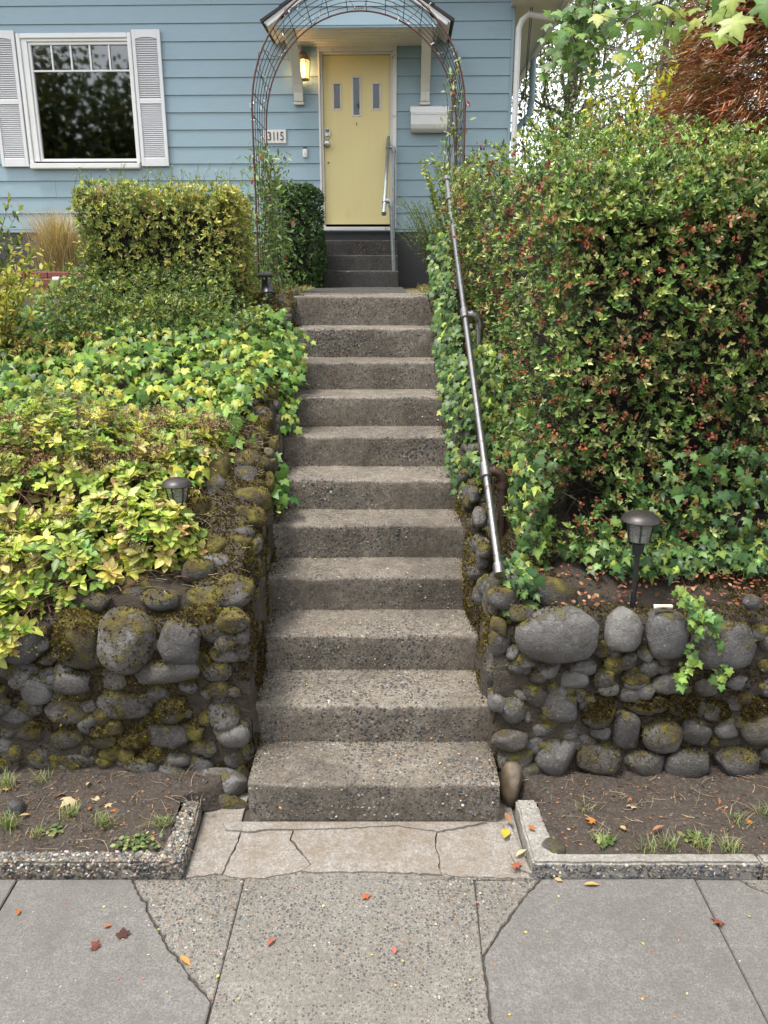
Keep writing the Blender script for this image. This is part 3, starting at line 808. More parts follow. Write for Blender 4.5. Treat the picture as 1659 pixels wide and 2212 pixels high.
LW = [(110,440,260,220,0,.02),(460,440,270,280,2),(740,430,320,330,1,.03),(1065,450,230,210,0,.04),(1290,360,170,150,1),(985,630,380,150,0,.03),
 (300,625,80,60,0),(120,620,220,110,1),(450,690,210,130,0,.02),(690,660,170,140,1),(220,740,200,160,0,.02),(20,730,60,80,1),
 (100,865,220,120,0),(400,850,250,140,1),(760,830,320,150,1,.01),(1040,840,190,180,2),(1240,750,80,70,0),(1340,770,130,120,1),(1350,890,190,150,1,.02),
 (180,980,160,130,2),(30,1070,110,100,0),(420,1020,200,110,1),(620,1000,160,140,2),(800,1010,220,120,2),(1010,1010,290,130,0,.01),(1390,1000,190,160,0,.02),
 (50,1180,200,130,2),(270,1150,200,120,1),(480,1150,220,110,0),(680,1100,200,120,2),(930,1110,160,110,2),(1060,1140,150,90,0),(1200,1180,150,130,1),(1420,1140,150,120,1),
 (850,1220,180,150,0,.02),(1040,1250,200,140,0,.03),(640,1290,240,140,0,.01),(400,1280,210,120,2),(180,1290,220,110,2),(20,1290,120,90,1),
 (1300,1310,320,170,0,.07),(1345,1425,280,130,1,.13),(1400,1330,150,110,1,.04),(1440,1240,110,100,1,.02),(1190,1060,110,90,1),(1180,930,110,90,2),(1130,690,100,80,2),(1480,1100,90,110,1),(1460,410,90,100,0),(1440,500,110,110,1),(1200,560,150,130,2),(1220,300,200,130,2)]
store = [(Vl, Tl, 3), (Vr, Tr, 3)]
px_stones(wl, LW, lambda x, y: (x*.36, 1227.6 + y*.36), YF, store)
fillers(wl, -1.75, -.62, 85, store)
# stones beyond the left edge of the picture, so that the wall goes on
for r_ in range(5):
    for k in range(6):
        o, a, b = add_stone(wl, (-1.75-.25*k-random.uniform(-.05,.05), YF+.02, .12+.15*r_), (random.uniform(.09,.13), .08, .075), (0, random.uniform(-.2,.2), 0), random.choice((0,1,2)))
        if k < 2: store.append((a, b, 1))
for (u, v, yy, a0, b0, c0, mo) in [(300,1300,3.30,.11,.08,.035,1),(390,1265,3.42,.12,.09,.045,1),(440,1230,3.55,.09,.08,.04,1),(430,1120,3.75,.10,.09,.06,2),(350,1310,3.22,.10,.07,.03,1),(470,1180,3.62,.08,.08,.045,1),(210,1330,3.22,.10,.06,.03,1),(460,1075,3.92,.09,.09,.06,1),(400,1190,3.62,.09,.07,.04,2)]:
    c = ony(u, v, yy); o, a, b = add_stone(wl, (c.x, yy, float(hill(yy))-.035), (a0*.9, b0, c0*1.9), (0,0,random.uniform(0,3)), mo); store.append((a, b, mo))
# return wall along the stairs: stones on its crown and on the side toward the steps
for i in range(46):
    y = 3.12 + 3.05*(i + random.uniform(-.3,.3))/46
    sx = float(np.interp(y, SY, SL)); s = random.uniform(.05, .095)
    o, a, b = add_stone(wl, (sx - .06 - random.uniform(.0,.20), y, float(hill(y)) + random.uniform(-.035,.02)), (s*random.uniform(.8,1.2), s*1.15, s*.75), (random.uniform(-.3,.3), random.uniform(-.3,.3), random.uniform(0,3)), random.choice((0,1,1,2,2)))
    store.append((a, b, 1))
for i in range(70):
    y = random.uniform(3.1, 5.9); sx = float(np.interp(y, SY, SL)); sz = stair_z(y); top = float(hill(y))
    s = random.uniform(.04, .075)
    z = random.uniform(sz+.02, max(top-.02, sz+.05))
    o, a, b = add_stone(wl, (sx - .035, y, z), (s*.62, s*1.1, s*.8), (random.uniform(-.3,.3), 0, random.uniform(-.3,.3)), random.choice((0,1,1,2,2)))
    store.append((a, b, 1))
for j, (Vv, Tt, mo) in enumerate([(np.concatenate([s[0] for s in store if s[2] == m]), np.concatenate([s[1] + o_ for s, o_ in zip([s for s in store if s[2] == m], np.cumsum([0]+[len(s[0]) for s in store if s[2] == m])[:-1])]), m) for m in (0,1,2,3)]):
    moss_tufts(wl, Vv, Tt, [8000,22000,18000,100000][mo], 3+j, [.5,.15,-.12,-.10][mo], .75)

# ---- right wall
wr = empty('fieldstone_wall', (2.0, YF, 0), 'dark round fieldstone retaining wall right of the stairs below the azalea hedge', 'wall')
ZTR = .84
Vl, Tl = wall_front(.468, 3.7, ZTR)
roff = np.array(wr.location)
link('mortar', np_mesh('mortar', Vl - roff, Tl, None, True), M['mortar'], wr)
def dip(y): 
    s_ = lambda t: max(0., min(1., t))**2*(3-2*max(0., min(1., t)))
    return .27*s_((y-3.28)/.3)*s_((4.7-y)/.6)
def ret_prof_r(y):
    sx = float(np.interp(y, SY, SR)); top = float(hill(y)) + .03 - dip(y) - .30*max(0., 1-(y-YF)/.16)**2; sz = stair_z(y)
    return [(sx-.002, y, sz-.35), (sx+.004, y, sz+.0), (sx+.02, y, max(sz+.03, top-.12)), (sx+.06, y, top), (sx+.20, y, top+.02), (sx+.42, y, top-.12+dip(y)*.8)]
Vr, Tr = ribbon(ret_prof_r, np.linspace(YF+.0, 6.35, 220), 41, .026)
link('mortar', np_mesh('mortar', Vr - roff, Tr, None, True), M['mortar'], wr)
RW = [(400,410,450,270,0,.03),(795,385,195,240,0,.02),(1045,405,230,240,0,.02),(1390,470,370,270,0,.03),(1650,420,90,140,0),
 (330,610,170,90,0),(540,590,160,85,0,.01),(785,570,160,80,0,.01),(1020,590,140,70,1),(490,675,165,120,0,.01),(685,660,125,115,1,.01),(855,665,150,105,0,.01),(1050,695,165,120,0,.02),(1290,710,160,110,0),(1470,670,150,100,0),(1640,690,60,80,1),
 (200,570,80,120,0),(250,760,160,150,1),(400,830,200,160,1,.01),(640,840,220,200,2,.01),(910,810,270,140,2),(1150,815,165,160,2,.02),(1340,845,160,120,2),(1570,820,180,170,2),
 (130,850,130,150,0,.02),(210,885,70,80,0),(305,970,170,100,1),(480,960,140,80,0,.01),(655,980,110,95,0,.03),(815,985,160,220,0,.02),(1025,1010,220,170,1,.02),(1230,985,165,160,0,.02),(1415,955,150,130,0,.01),(1600,970,180,155,0,.02),
 (120,1040,200,115,0,.06),(130,1145,220,120,1,.04),(385,1115,240,220,0,.02),(545,1045,150,110,0),(650,1160,250,180,1,.03),(925,1180,240,160,0,.03),(1190,1180,260,170,0,.04),(1475,1165,230,180,1,.03),(1650,1130,90,110,0),
 (180,1265,250,180,1,.05),(470,1310,330,130,0),(780,1320,170,70,0),(1500,1340,320,80,0),(1120,1310,150,60,1),(20,620,120,150,1,-.05),(60,440,130,150,1,-.03),(30,760,90,110,0,-.05)]
store = [(Vl, Tl, 3), (Vr, Tr, 3)]
px_stones(wr, RW, lambda x, y: (1061.7 + x*.36, 1227.6 + y*.36), YF, store)
fillers(wr, .52, 1.75, 80, store)
for r_ in range(5):
    for k in range(6):
        add_stone(wr, (1.95+.25*k+random.uniform(-.05,.05), YF+.02, .12+.15*r_), (random.uniform(.09,.13), .08, .075), (0, random.uniform(-.2,.2), 0), random.choice((0,1)))
for i in range(40):
    y = 3.12 + 3.05*(i + random.uniform(-.3,.3))/40
    sx = float(np.interp(y, SY, SR)); s = random.uniform(.05, .085)
    o, a, b = add_stone(wr, (sx + .05 + random.uniform(.0,.10), y, float(hill(y)) - dip(y) + random.uniform(-.02,.03)), (s*random.uniform(.8,1.1), s*1.15, s*.75), (random.uniform(-.3,.3), random.uniform(-.3,.3), random.uniform(0,3)), random.choice((0,1,1,2)))
    store.append((a, b, 1))
for i in range(60):
    y = random.uniform(3.1, 5.9); sx = float(np.interp(y, SY, SR)); sz = stair_z(y); top = float(hill(y)); s = random.uniform(.04, .07)
    o, a, b = add_stone(wr, (sx + .035, y, random.uniform(sz+.02, max(top-.02, sz+.05))), (s*.62, s*1.1, s*.8), (random.uniform(-.3,.3), 0, random.uniform(-.3,.3)), random.choice((0,1,1,2)))
    store.append((a, b, 1))
# the tawny boulder at the foot of the right corner
c = ony(1101, 1746, 3.0); o, a, b = add_stone(wr, (c.x, 3.0, .085), (.052, .06, .10), (0,0,0), 0)
o.material_slots[0].material = plain('tawny_stone', (.085,.062,.038), .6, var=.55, sc=22, bump=.8)
c = ony(1297, 1580, 3.0)
for j, (Vv, Tt, mo) in enumerate([(np.concatenate([s[0] for s in store if s[2] == m]), np.concatenate([s[1] + o_ for s, o_ in zip([s for s in store if s[2] == m], np.cumsum([0]+[len(s[0]) for s in store if s[2] == m])[:-1])]), m) for m in (0,1,2,3)]):
    moss_tufts(wr, Vv, Tt, [7000,18000,14000,84000][mo], 13+j, [.7,.24,-.12,.10][mo], .95)
#SECTION3
# ================================================================== THE HOUSE
HX, HY, HROT = -.30, 9.95, R(-1.6)
HMW = Matrix.Translation((HX, HY, 0)) @ Matrix.Rotation(HROT, 4, 'Z')
HIN = HMW.inverted()
def hp(u, v, out=0.0):
    """pixel -> house coordinates on the plane standing 'out' metres in front of the wall"""
    o = HIN @ Vector((0, 0, CAM_H)); d = HIN.to_3x3() @ ray(u, v)
    k = (-out - o.y) / d.y
    p = o + d*k
    return p.x, p.z
house = empty('house', mw=HMW, label='pale blue house with lapped board siding, white window and gabled door hood', cat='house')
# openings in house coordinates
wx0, wz1 = hp(42, 74); wx1, wz0 = hp(306, 365)          # window casing outer
wx0 = (hp(42,74)[0] + hp(64,365)[0])/2; wx1 = (hp(286,74)[0] + hp(306,365)[0])/2
cas0 = (hp(683,105)[0] + hp(697,488)[0])/2; cas1 = (hp(855,100)[0] + hp(858,488)[0])/2
ctop = hp(770, 99)[1]; sill_z = hp(770, 492)[1]
corner_x = (hp(1110, 5)[0] + hp(1095, 280)[0])/2
XL, XR = -6.5, corner_x
Z0 = sill_z - .02
EXP = (hp(360, 11)[1] - hp(360, 390)[1]) / 10.0
zref = hp(360, 390)[1]
rows = [zref + k*EXP for k in range(-8, 22) if Z0 - EXP*.98 < zref + k*EXP < 6.2]
op = [(cas0+.02, cas1-.02, Z0-.5, ctop-.03), (wx0+.03, wx1-.03, wz0+.03, wz1-.03)]
def board(x0, x1, z0, z1, zb):
    lap = .004
    t = lambda z: .018 - .012*(z - zb)/EXP      # outer face leans: proud at its lower edge
    mb = MB()
    mb.hexa([(x0,-t(z0),z0),(x1,-t(z0),z0),(x1,.004,z0),(x0,.004,z0),(x0,-t(z1),z1),(x1,-t(z1),z1),(x1,.004,z1),(x0,.004,z1)])
    return mb
for zb in rows:
    a, b = max(zb, Z0), zb + EXP - .0015
    segs = [(XL, XR, a, b)]
    for (ox0, ox1, oz0, oz1) in op:
        ns = []
        for (x0, x1, p, q) in segs:
            if ox1 <= x0 or ox0 >= x1 or oz1 <= p or oz0 >= q: ns.append((x0,x1,p,q)); continue
            ns.append((x0, ox0, p, q)); ns.append((ox1, x1, p, q))
            if oz0 > p: ns.append((ox0, ox1, p, oz0))
            if oz1 < q: ns.append((ox0, ox1, oz1, q))
        segs = ns
    # butt joints in the long runs
    fin = []
    for (x0,x1,p,q) in segs:
        if x1 - x0 > 3.0 and random.random() < .7:
            xm = random.uniform(x0+1, x1-.8); fin += [(x0, xm-.0012, p, q), (xm+.0012, x1, p, q)]
        else: fin.append((x0,x1,p,q))
    for (x0,x1,p,q) in fin:
        if x1-x0 < .01 or q-p < .012: continue
        o = board(x0,x1,p,q,zb).build('siding_board', M['siding'], house)
# solid wall behind, with openings left for the window and the door
mb = MB(); wt = .006
def wallbox(x0,x1,z0,z1): mb.box(x0,x1,wt,.16,z0,z1)
ow, od = op[1], op[0]
wallbox(XL, ow[0], 1.6, 6.3); wallbox(ow[0], ow[1], 1.6, ow[2]); wallbox(ow[0], ow[1], ow[3], 6.3)
wallbox(ow[1], od[0], 1.6, 6.3); wallbox(od[0], od[1], od[3], 6.3); wallbox(od[0], od[1], 1.6, sill_z-.03); wallbox(od[1], XR-.02, 1.6, 6.3)
mb.build('wall_core', M['room'], house)
# side wall of the house, going back
mb = MB(); mb.box(XR-.02, XR, .005, 7, 1.6, 6.3); mb.build('side_wall', M['siding'], house)
for k, zb in enumerate(rows):
    MB().hexa([(XR,.09,zb),(XR+.018,.09,zb),(XR+.018,7,zb),(XR,7,zb),(XR,.09,zb+EXP-.002),(XR+.005,.09,zb+EXP-.002),(XR+.005,7,zb+EXP-.002),(XR,7,zb+EXP-.002)]).build('siding_board', M['siding'], house)
MB().box(XR-.004, XR+.028, -.030, .085, Z0, 6.3).build('corner_board', M['siding'], house, bevel=.004)
MB().box(XL, XR+.02, -.008, .12, 1.5, Z0-.012).build('foundation', M['foundation'], house, bevel=.004)
MB().box(XL, XR+.025, -.024, .01, Z0-.03, Z0-.001).build('drip_board', M['siding'], house, bevel=.003)

# ---- window
win = bpy.data.objects.new('window', None); COL.objects.link(win); win.parent = house
fw = .065
gx0, gx1 = (hp(70,97)[0] + hp(90,342)[0])/2, (hp(281,97)[0] + hp(295,342)[0])/2
gz0, gz1 = hp(190,343)[1], hp(190,97)[1]
mb = MB()
for (a,b,c,d,yo) in ((wx0,wx0+.045,wz0+.06,wz1,.045),(wx1-.045,wx1,wz0+.06,wz1,.045),(wx0+.045,wx1-.045,wz1-.05,wz1,.044)): mb.box(a,b,-yo,.02,c,d)
mb.build('frame', M['white'], win, bevel=.006)
mb = MB()
for (a,b,c,d) in ((wx0+.047,gx0-.03,gz0-.03,wz1-.052),(gx1+.03,wx1-.047,gz0-.03,wz1-.052)): mb.box(a,b,-.028,.03,c,d)
mb.box(gx0-.03, gx1+.03, -.028, .03, gz1+.03, wz1-.052)
mb.build('frame', M['white'], win, bevel=.004)
mb = MB()
for (a,b,c,d) in ((gx0-.029,gx0,gz0-.03,gz1+.029),(gx1,gx1+.029,gz0-.03,gz1+.029),(gx0,gx1,gz1,gz1+.029),(gx0,gx1,gz0-.03,gz0)): mb.box(a,b,-.012,.04,c,d)
mb.build('sash', M['white'], win, bevel=.004)
MB().box(wx0+.005, wx1-.005, -.075, .03, wz0, wz0+.058).build('sill', M['white'], win, bevel=.008)
tz = hp(190,153)[1]
MB().box(gx0, gx1, -.004, .012, tz-.009, tz+.009).build('muntin', M['white'], win, bevel=.002)
for k in range(1,5):
    x = gx0 + (gx1-gx0)*(k/5 + (.5-k/5)*.02)
    MB().box(x-.009, x+.009, -.0038, .012, tz+.0095, gz1).build('muntin', M['white'], win, bevel=.002)
edges = [gx0] + [gx0 + (gx1-gx0)*(k/5 + (.5-k/5)*.02) for k in range(1,5)] + [gx1]
for a, b in zip(edges[:-1], edges[1:]):
    MB().box(a, b, .014, .018, tz, gz1).build('pane', M['glass'], win)
MB().box(gx0, gx1, .0145, .0185, gz0, tz-.001).build('pane', M['glass'], win)
# dim room behind the glass
mb = MB(); rx0, rx1 = wx0-.6, wx1+.8
mb.box(rx0,rx1,2.6,2.65,2.4,5.4); mb.box(rx0-.05,rx0,.17,2.6,2.4,5.4); mb.box(rx1,rx1+.05,.17,2.6,2.4,5.4); mb.box(rx0,rx1,.17,2.6,2.35,2.4); mb.box(rx0,rx1,.17,2.6,5.4,5.45)
mb.build('room', M['room'], house)

# ---- shutters
def shutter(xa, xb, label):
    s = empty('shutter', label=None); s.parent = house
    z0, z1 = hp(340,360)[1], hp(320,66)[1]
    s['label'] = label
    st_ = .038; yb = -.030
    zm = z0 + (z1-z0)*.485
    top_r, bot_r, mid = .075, .085, .045
    mb = MB()
    for q0 in (xa, xb-st_): MB().box(q0, q0+st_, yb-.022, yb+.004, z0, z1).build('stile', M['shutter'], s, bevel=.003)
    MB().box(xa+st_, xb-st_, yb-.021, yb+.003, z0, z0+bot_r).build('rail', M['shutter'], s, bevel=.002, seg=1)
    MB().box(xa+st_, xb-st_, yb-.021, yb+.003, zm-mid/2, zm+mid/2).build('rail', M['shutter'], s, bevel=.002, seg=1)
    mb = MB()
    # arched top rail
    n = 10; poly = []
    for k in range(n+1):
        f = k/n; poly.append((xa+st_+(xb-xa-2*st_)*f, z1-top_r - .018 + .018*math.sin(math.pi*f)**.7*1.0))
    poly += [(xb-st_, z1), (xa+st_, z1)]
    vs = [(p[0], yb-.021, p[1]) for p in poly] + [(p[0], yb+.003, p[1]) for p in poly]; m = len(poly)
    mb.add(vs, [tuple(range(m)), tuple(range(m,2*m))[::-1]] + [(i,(i+1)%m,m+(i+1)%m,m+i) for i in range(m)])
    mb.build('rail', M['shutter'], s, bevel=.002, seg=1)
    MB().box(xa+.01, xb-.01, yb+.004, yb+.008, z0+.01, z1-.01).build('backing', M['shutter'], s)
    sm = None
    for (a, b, cnt) in ((z0+bot_r, zm-mid/2, 28), (zm+mid/2, z1-top_r, 28)):
        h = (b-a)/cnt
        for k in range(cnt):
            zc = a + h*(k+.5)
            if sm is None:
                sm = MB().hexa([(xa+st_,-.017,-h*.5),(xb-st_,-.017,-h*.5),(xb-st_,-.011,-h*.5),(xa+st_,-.011,-h*.5),(xa+st_,.0,h*.36),(xb-st_,.0,h*.36),(xb-st_,.004,h*.36),(xa+st_,.004,h*.36)]).mesh('slat')
            o = link('slat', sm, M['shutter'], s); o.location = (0, yb, zc)
sx0 = (hp(289,66)[0] + hp(306,360)[0])/2; sx1 = (hp(347,66)[0] + hp(368,360)[0])/2
shutter(sx0, sx1, 'white louvred shutter right of the window')
lx0 = (hp(-22,66)[0]+hp(2,360)[0])/2; lx1_ = (hp(36,66)[0]+hp(64,360)[0])/2
shutter(lx1_-(sx1-sx0), lx1_, 'white louvred shutter left of the window, cut by the picture edge')

# ---- door
dx0 = (hp(697,120)[0] + hp(703,484)[0])/2; dx1 = (hp(841,120)[0]+hp(843,484)[0])/2
dz0, dz1 = hp(770,484)[1], hp(770,118)[1]
mb = MB()
mb.box(cas0, dx0-.028, -.034, .03, sill_z-.01, ctop); mb.box(dx1+.028, cas1, -.034, .03, sill_z-.01, ctop); mb.box(dx0-.028, dx1+.028, -.033, .03, dz1+.028, ctop)
mb.build('door_casing', M['casing'], house, bevel=.005)
mb = MB()
mb.box(dx0-.027, dx0-.003, -.010, .12, sill_z, dz1+.027); mb.box(dx1+.003, dx1+.027, -.010, .12, sill_z, dz1+.027); mb.box(dx0-.003, dx1+.003, -.010, .12, dz1+.004, dz1+.027)
mb.build('door_jamb', M['cream'], house, bevel=.004)
MB().box(cas0+.02, cas1-.02, -.07, .14, sill_z-.035, sill_z+.008).build('threshold', M['casing'], house, bevel=.006)
door = bpy.data.objects.new('door', None); COL.objects.link(door); door.parent = house; door['label'] = 'yellow front door with three narrow windows'
lites = [(hp(717,177), hp(738,237)), (hp(759,163), hp(780,251)), (hp(802,177), hp(823,237))]
lr = []
for (p, q) in lites: lr.append((p[0], q[0], q[1], p[1]))
# slab cut round the three lights
mb = MB(); ya, yb_ = .030, .075
cx = [dx0, lr[0][0], lr[0][1], lr[1][0], lr[1][1], lr[2][0], lr[2][1], dx1]
for i in range(7):
    if i % 2 == 0: mb.box(cx[i], cx[i+1], ya, yb_, dz0, dz1)
    else:
        l = lr[i//2]; mb.box(cx[i], cx[i+1], ya, yb_, dz0, l[2]); mb.box(cx[i], cx[i+1], ya, yb_, l[3], dz1)
me = mb.mesh('slab'); bm = bmesh.new(); bm.from_mesh(me); bmesh.ops.remove_doubles(bm, verts=bm.verts, dist=1e-5); bm.to_mesh(me); bm.free()
link('slab', me, M['door'], door)
for l in lr:
    a,b,c,d = l; t = .018
    mb = MB(); mb.box(a,a+t,.022,.05,c,d); mb.box(b-t,b,.022,.05,c,d); mb.box(a+t,b-t,.0222,.05,d-t,d); mb.box(a+t,b-t,.0222,.05,c,c+t)
    mb.build('light_frame', M['cream'], door, bevel=.004)
    MB().box(a+t, b-t, .042, .046, c+t, d-t).build('pane', M['door_glass'], door)
mb = MB(); mb.box(dx0-.3, dx1+.3, .9, .95, sill_z, dz1+.3); mb.box(dx0-.35, dx0-.3, .17, .9, sill_z, dz1+.3); mb.box(dx1+.3, dx1+.35, .17, .9, sill_z, dz1+.3); mb.box(dx0-.3,dx1+.3,.17,.9,dz1+.3,dz1+.35)
mb.build('room', M['room'], house)
# lock plate, keypad, knob, peephole
kx, kzz = hp(707, 288)
mb = MB(); nn = 14
poly = [(kx + .033*math.cos(a)*(1 if abs(math.sin(a))<.7 else .9), kzz + .058*math.sin(a)) for a in [2*math.pi*i/nn for i in range(nn)]]
vs = [(p[0], .008, p[1]) for p in poly] + [(p[0], .031, p[1]) for p in poly]
mb.add(vs, [tuple(range(nn)), tuple(range(nn,2*nn))[::-1]] + [(i,(i+1)%nn,nn+(i+1)%nn,nn+i) for i in range(nn)])
mb.build('keypad_lock', M['steel'], door, bevel=.003)
mb = MB()
for r_ in range(3):
    for c in range(4): mb.box(kx-.021+c*.011, kx-.012+c*.011, .004, .01, kzz+.012+r_*.011, kzz+.02+r_*.011)
mb.build('keypad', M['ink'], door)
def disc_y(mb, x, z, prof, seg=18):
    vs = []; n = len(prof)
    for (r_, y) in prof:
        for k in range(seg): a = 2*math.pi*k/seg; vs.append((x+r_*math.cos(a), y, z+r_*math.sin(a)))
    fs = [(i*seg+k, i*seg+(k+1)%seg, (i+1)*seg+(k+1)%seg, (i+1)*seg+k) for i in range(n-1) for k in range(seg)]
    fs += [tuple(range(seg))[::-1], tuple(range((n-1)*seg, n*seg))]
    mb.add(vs, fs); return mb
disc_y(MB(), kx, kzz-.022, [(.020,.008),(.020,.0),(.012,-.006)]).build('thumb_turn', M['steel'], door, smooth=True)
kx2, kz2 = hp(707, 311)
disc_y(MB(), kx2, kz2, [(.036,.031),(.034,.02),(.016,.014),(.015,-.015),(.028,-.022),(.033,-.038),(.026,-.055),(.008,-.060)]).build('knob', M['steel'], door, smooth=True)
px_, pz_ = hp(709, 351); disc_y(MB(), px_, pz_, [(.009,.031),(.009,.024),(.006,.022)]).build('keyhole', M['ink'], door)
px_, pz_ = hp(770, 267); MB().box(px_-.004, px_+.004, .026, .031, pz_-.016, pz_+.016).build('nail', M['ink'], door)

# ---- gabled hood over the door
hood = bpy.data.objects.new('door_hood', None); COL.objects.link(hood); hood.parent = house
OUT = .78
sfz = hp(770, 99)[1] + .012
hx0 = hp(597, 57, OUT)[0]; hx1 = hp(947, 57, OUT)[0]; hc = (hx0+hx1)/2; hw = (hx1-hx0)/2
sfz = hp(770, 57, OUT)[1]
pitch = math.tan(R(33)); apex = sfz + .07 + hw*pitch
MB().box(hx0+.02, hx1-.02, -OUT+.02, -.02, sfz, sfz+.016).build('soffit', M['cream'], hood)
for k in range(1, 7):
    y = -OUT+.02 + (OUT-.04)*k/7
    MB().box(hx0+.04, hx1-.04, y-.002, y+.002, sfz-.003, sfz-.0004).build('soffit_seam', M['casing'], hood)
MB().box(hx0, hx1, -OUT, -OUT+.02, sfz-.012, sfz+.012).build('trim', M['siding'], hood, bevel=.003)
# lapped boards of the gable, each clipped to the slope
zb = sfz + .012; k = 0
while zb < apex - .05:
    z1 = min(zb + .165, apex)
    w0 = hw - max(0, zb - sfz - .07)/pitch; w1 = hw - max(0, z1 - sfz - .07)/pitch
    w1 = max(w1, .005)
    MB().hexa([(hc-w0,-OUT-.006,zb),(hc+w0,-OUT-.006,zb),(hc+w0,-OUT+.018,zb),(hc-w0,-OUT+.018,zb),(hc-w1,-OUT+.004,z1-.002),(hc+w1,-OUT+.004,z1-.002),(hc+w1,-OUT+.018,z1-.002),(hc-w1,-OUT+.018,z1-.002)]).build('gable_board', M['siding'], hood)
    zb = z1
for s in (-1, 1):
    e = hw + .10
    def P(d, y, t): # along the slope from the ridge
        x = hc + s*d; z = apex + .02 - d*pitch; return (x + s*t*math.sin(R(33)), y, z + t*math.cos(R(33)))
    # white rake board, roof deck and shingles
    MB().hexa([P(.0,-OUT-.03,-.032),P(e,-OUT-.03,-.032),P(e,-OUT-.008,-.032),P(.0,-OUT-.008,-.032),P(.0,-OUT-.03,0),P(e,-OUT-.03,0),P(e,-OUT-.008,0),P(.0,-OUT-.008,0)]).build('rake_board', M['white'], hood, bevel=.003)
    MB().hexa([P(.0,-OUT-.03,.001),P(e+.01,-OUT-.03,.001),P(e+.01,-.02,.001),P(0,-.02,.001),P(0,-OUT-.03,.02),P(e+.01,-OUT-.03,.02),P(e+.01,-.02,.02),P(0,-.02,.02)]).build('roof_deck', M['white'], hood)
    for r_ in range(5):
        d0 = e+.03 - r_*(e/4.6); d1 = max(0, d0 - e/4.6 - .02)
        MB().hexa([P(d1,-OUT-.05,.021),P(d0,-OUT-.05,.026),P(d0,-.02,.026),P(d1,-.02,.021),P(d1,-OUT-.05,.045),P(d0,-OUT-.05,.055),P(d0,-.02,.055),P(d1,-.02,.045)]).build('shingle_course', M['shingle'], hood)
    MB().box(hc+s*(hw-.022)-.022, hc+s*(hw-.022)+.022, -OUT+.02, -.02, sfz+.016, sfz+.12).build('side_fascia', M['cream'], hood)
    # curved brace from the wall up to the front of the soffit
    bz0 = hp(636 if s < 0 else 920, 222)[1]
    bx = (hp(638,150,.3)[0] if s < 0 else hp(920,150,.3)[0]); bw = .05
    pts = []
    n = 10
    outer, inner = [], []
    for k2 in range(n+1):
        f = k2/n
        y = -.03 - (OUT-.2)*f**1.5; z = bz0 + (sfz - bz0)*f**.8
        outer.append((y-.05-.05*f, z)); inner.append((y+.04, z+.0))
    outer[0] = (-.085, bz0); inner[0] = (-.022, bz0); 
    inner = [(min(-.022, y), z) for y, z in inner]
    poly = outer + inner[::-1]; m = len(poly)
    vs = [(bx-bw, p[0], p[1]) for p in poly] + [(bx+bw, p[0], p[1]) for p in poly]
    fs = []
    for i in range(n):
        a,b,c,d = i, i+1, m-2-i, m-1-i
        fs += [(a,b,c,d), (m+d,m+c,m+b,m+a)]
    fs += [(i,m+i,m+(i+1)%m,(i+1)%m) for i in range(m)]
    MB().add(vs, fs).build('brace', M['cream'], hood, bevel=.004, seg=1)
    MB().box(bx-bw-.006, bx+bw+.006, -.075, -.019, bz0-.03, bz0-.001).build('brace_foot', M['cream'], hood, bevel=.004)
    MB().box(bx-bw+.01, bx+bw-.01, -.045, -.019, bz0, sfz-.001).build('brace_post', M['cream'], hood, bevel=.004)

# ---- eave at the right side: soffit, fascia, gutter, downspouts
ez = hp(1185, 2, .2)[1]
ex0, ex1 = XR+.03, XR + .50
MB().box(ex0-.05, ex1, -.35, 7, ez, ez+.02).build('soffit', M['cream'], house)
MB().box(ex1, ex1+.025, -.36, 7, ez-.03, ez+.16).build('fascia', M['white'], house, bevel=.003)
mb = MB(); mb.hexa([(ex1+.027,-.37,ez+.02),(ex1+.10,-.37,ez+.02),(ex1+.10,7,ez+.02),(ex1+.027,7,ez+.02),(ex1+.027,-.37,ez+.13),(ex1+.14,-.37,ez+.13),(ex1+.14,7,ez+.13),(ex1+.027,7,ez+.13)])
mb.build('gutter', M['white'], house, bevel=.008)
mb = MB(); mb.hexa([(XL,-.40,6.25),(ex1+.1,-.40,ez+.165),(ex1+.1,7,ez+.165),(XL,7,6.25),(XL,-.40,6.35),(ex1+.1,-.40,ez+.22),(ex1+.1,7,ez+.22),(XL,7,6.35)])
mb.build('roof', M['shingle'], house)
def rect_pipe(name, pts, mat, parent, r=.032):
    return MB().tube(pts, r, 10).build(name, mat, parent, smooth=True)
dxp = XR + .065
p1 = hp(1112, 62, .0)
zE = p1[1]
rect_pipe('downspout', [(ex1+.06,-.06,ez+.03),(ex1+.06,-.06,ez-.03),(ex1+.03,-.06,ez-.085),(ex1-.06,-.06,ez-.13),(dxp+.10,-.06,zE+.12),(dxp+.03,-.06,zE+.06),(dxp,-.06,zE-.02),(dxp,-.06,zE-.12),(dxp,-.06,1.9)], M['white'], house)
rect_pipe('downspout', [(ex1+.05,2.2,ez),(ex1+.05,2.2,ez-.55),(ex1+.02,2.2,ez-.7),(XR+.12,2.2,ez-1.15),(XR+.075,2.2,ez-1.3),(XR+.075,2.2,1.9)], M['siding'], house, .04)
for q in (0, .02): MB().tube([(XR+.19+q,-.02,ez-.01),(XR+.175+q*.6,0,ez-.5),(XR+.18-q*.2,.02,ez-1.2),(XR+.17,.02,ez-2.4),(XR+.175,.02,2.0)], .0045, 5).build('cable', M['black'], house)
MB().tube([(XR+.15,.01,ez-.82),(XR+.15,.01,ez-.9)], .02, 8).build('cable_clamp', M['black'], house)

# ================================================================== things fixed to the wall
def wall_thing(name, u, v, label, cat, out=.02):
    x, z = hp(u, v, out); return empty(name, mw=HMW @ Matrix.Translation((x, -out, z)), label=label, cat=cat)
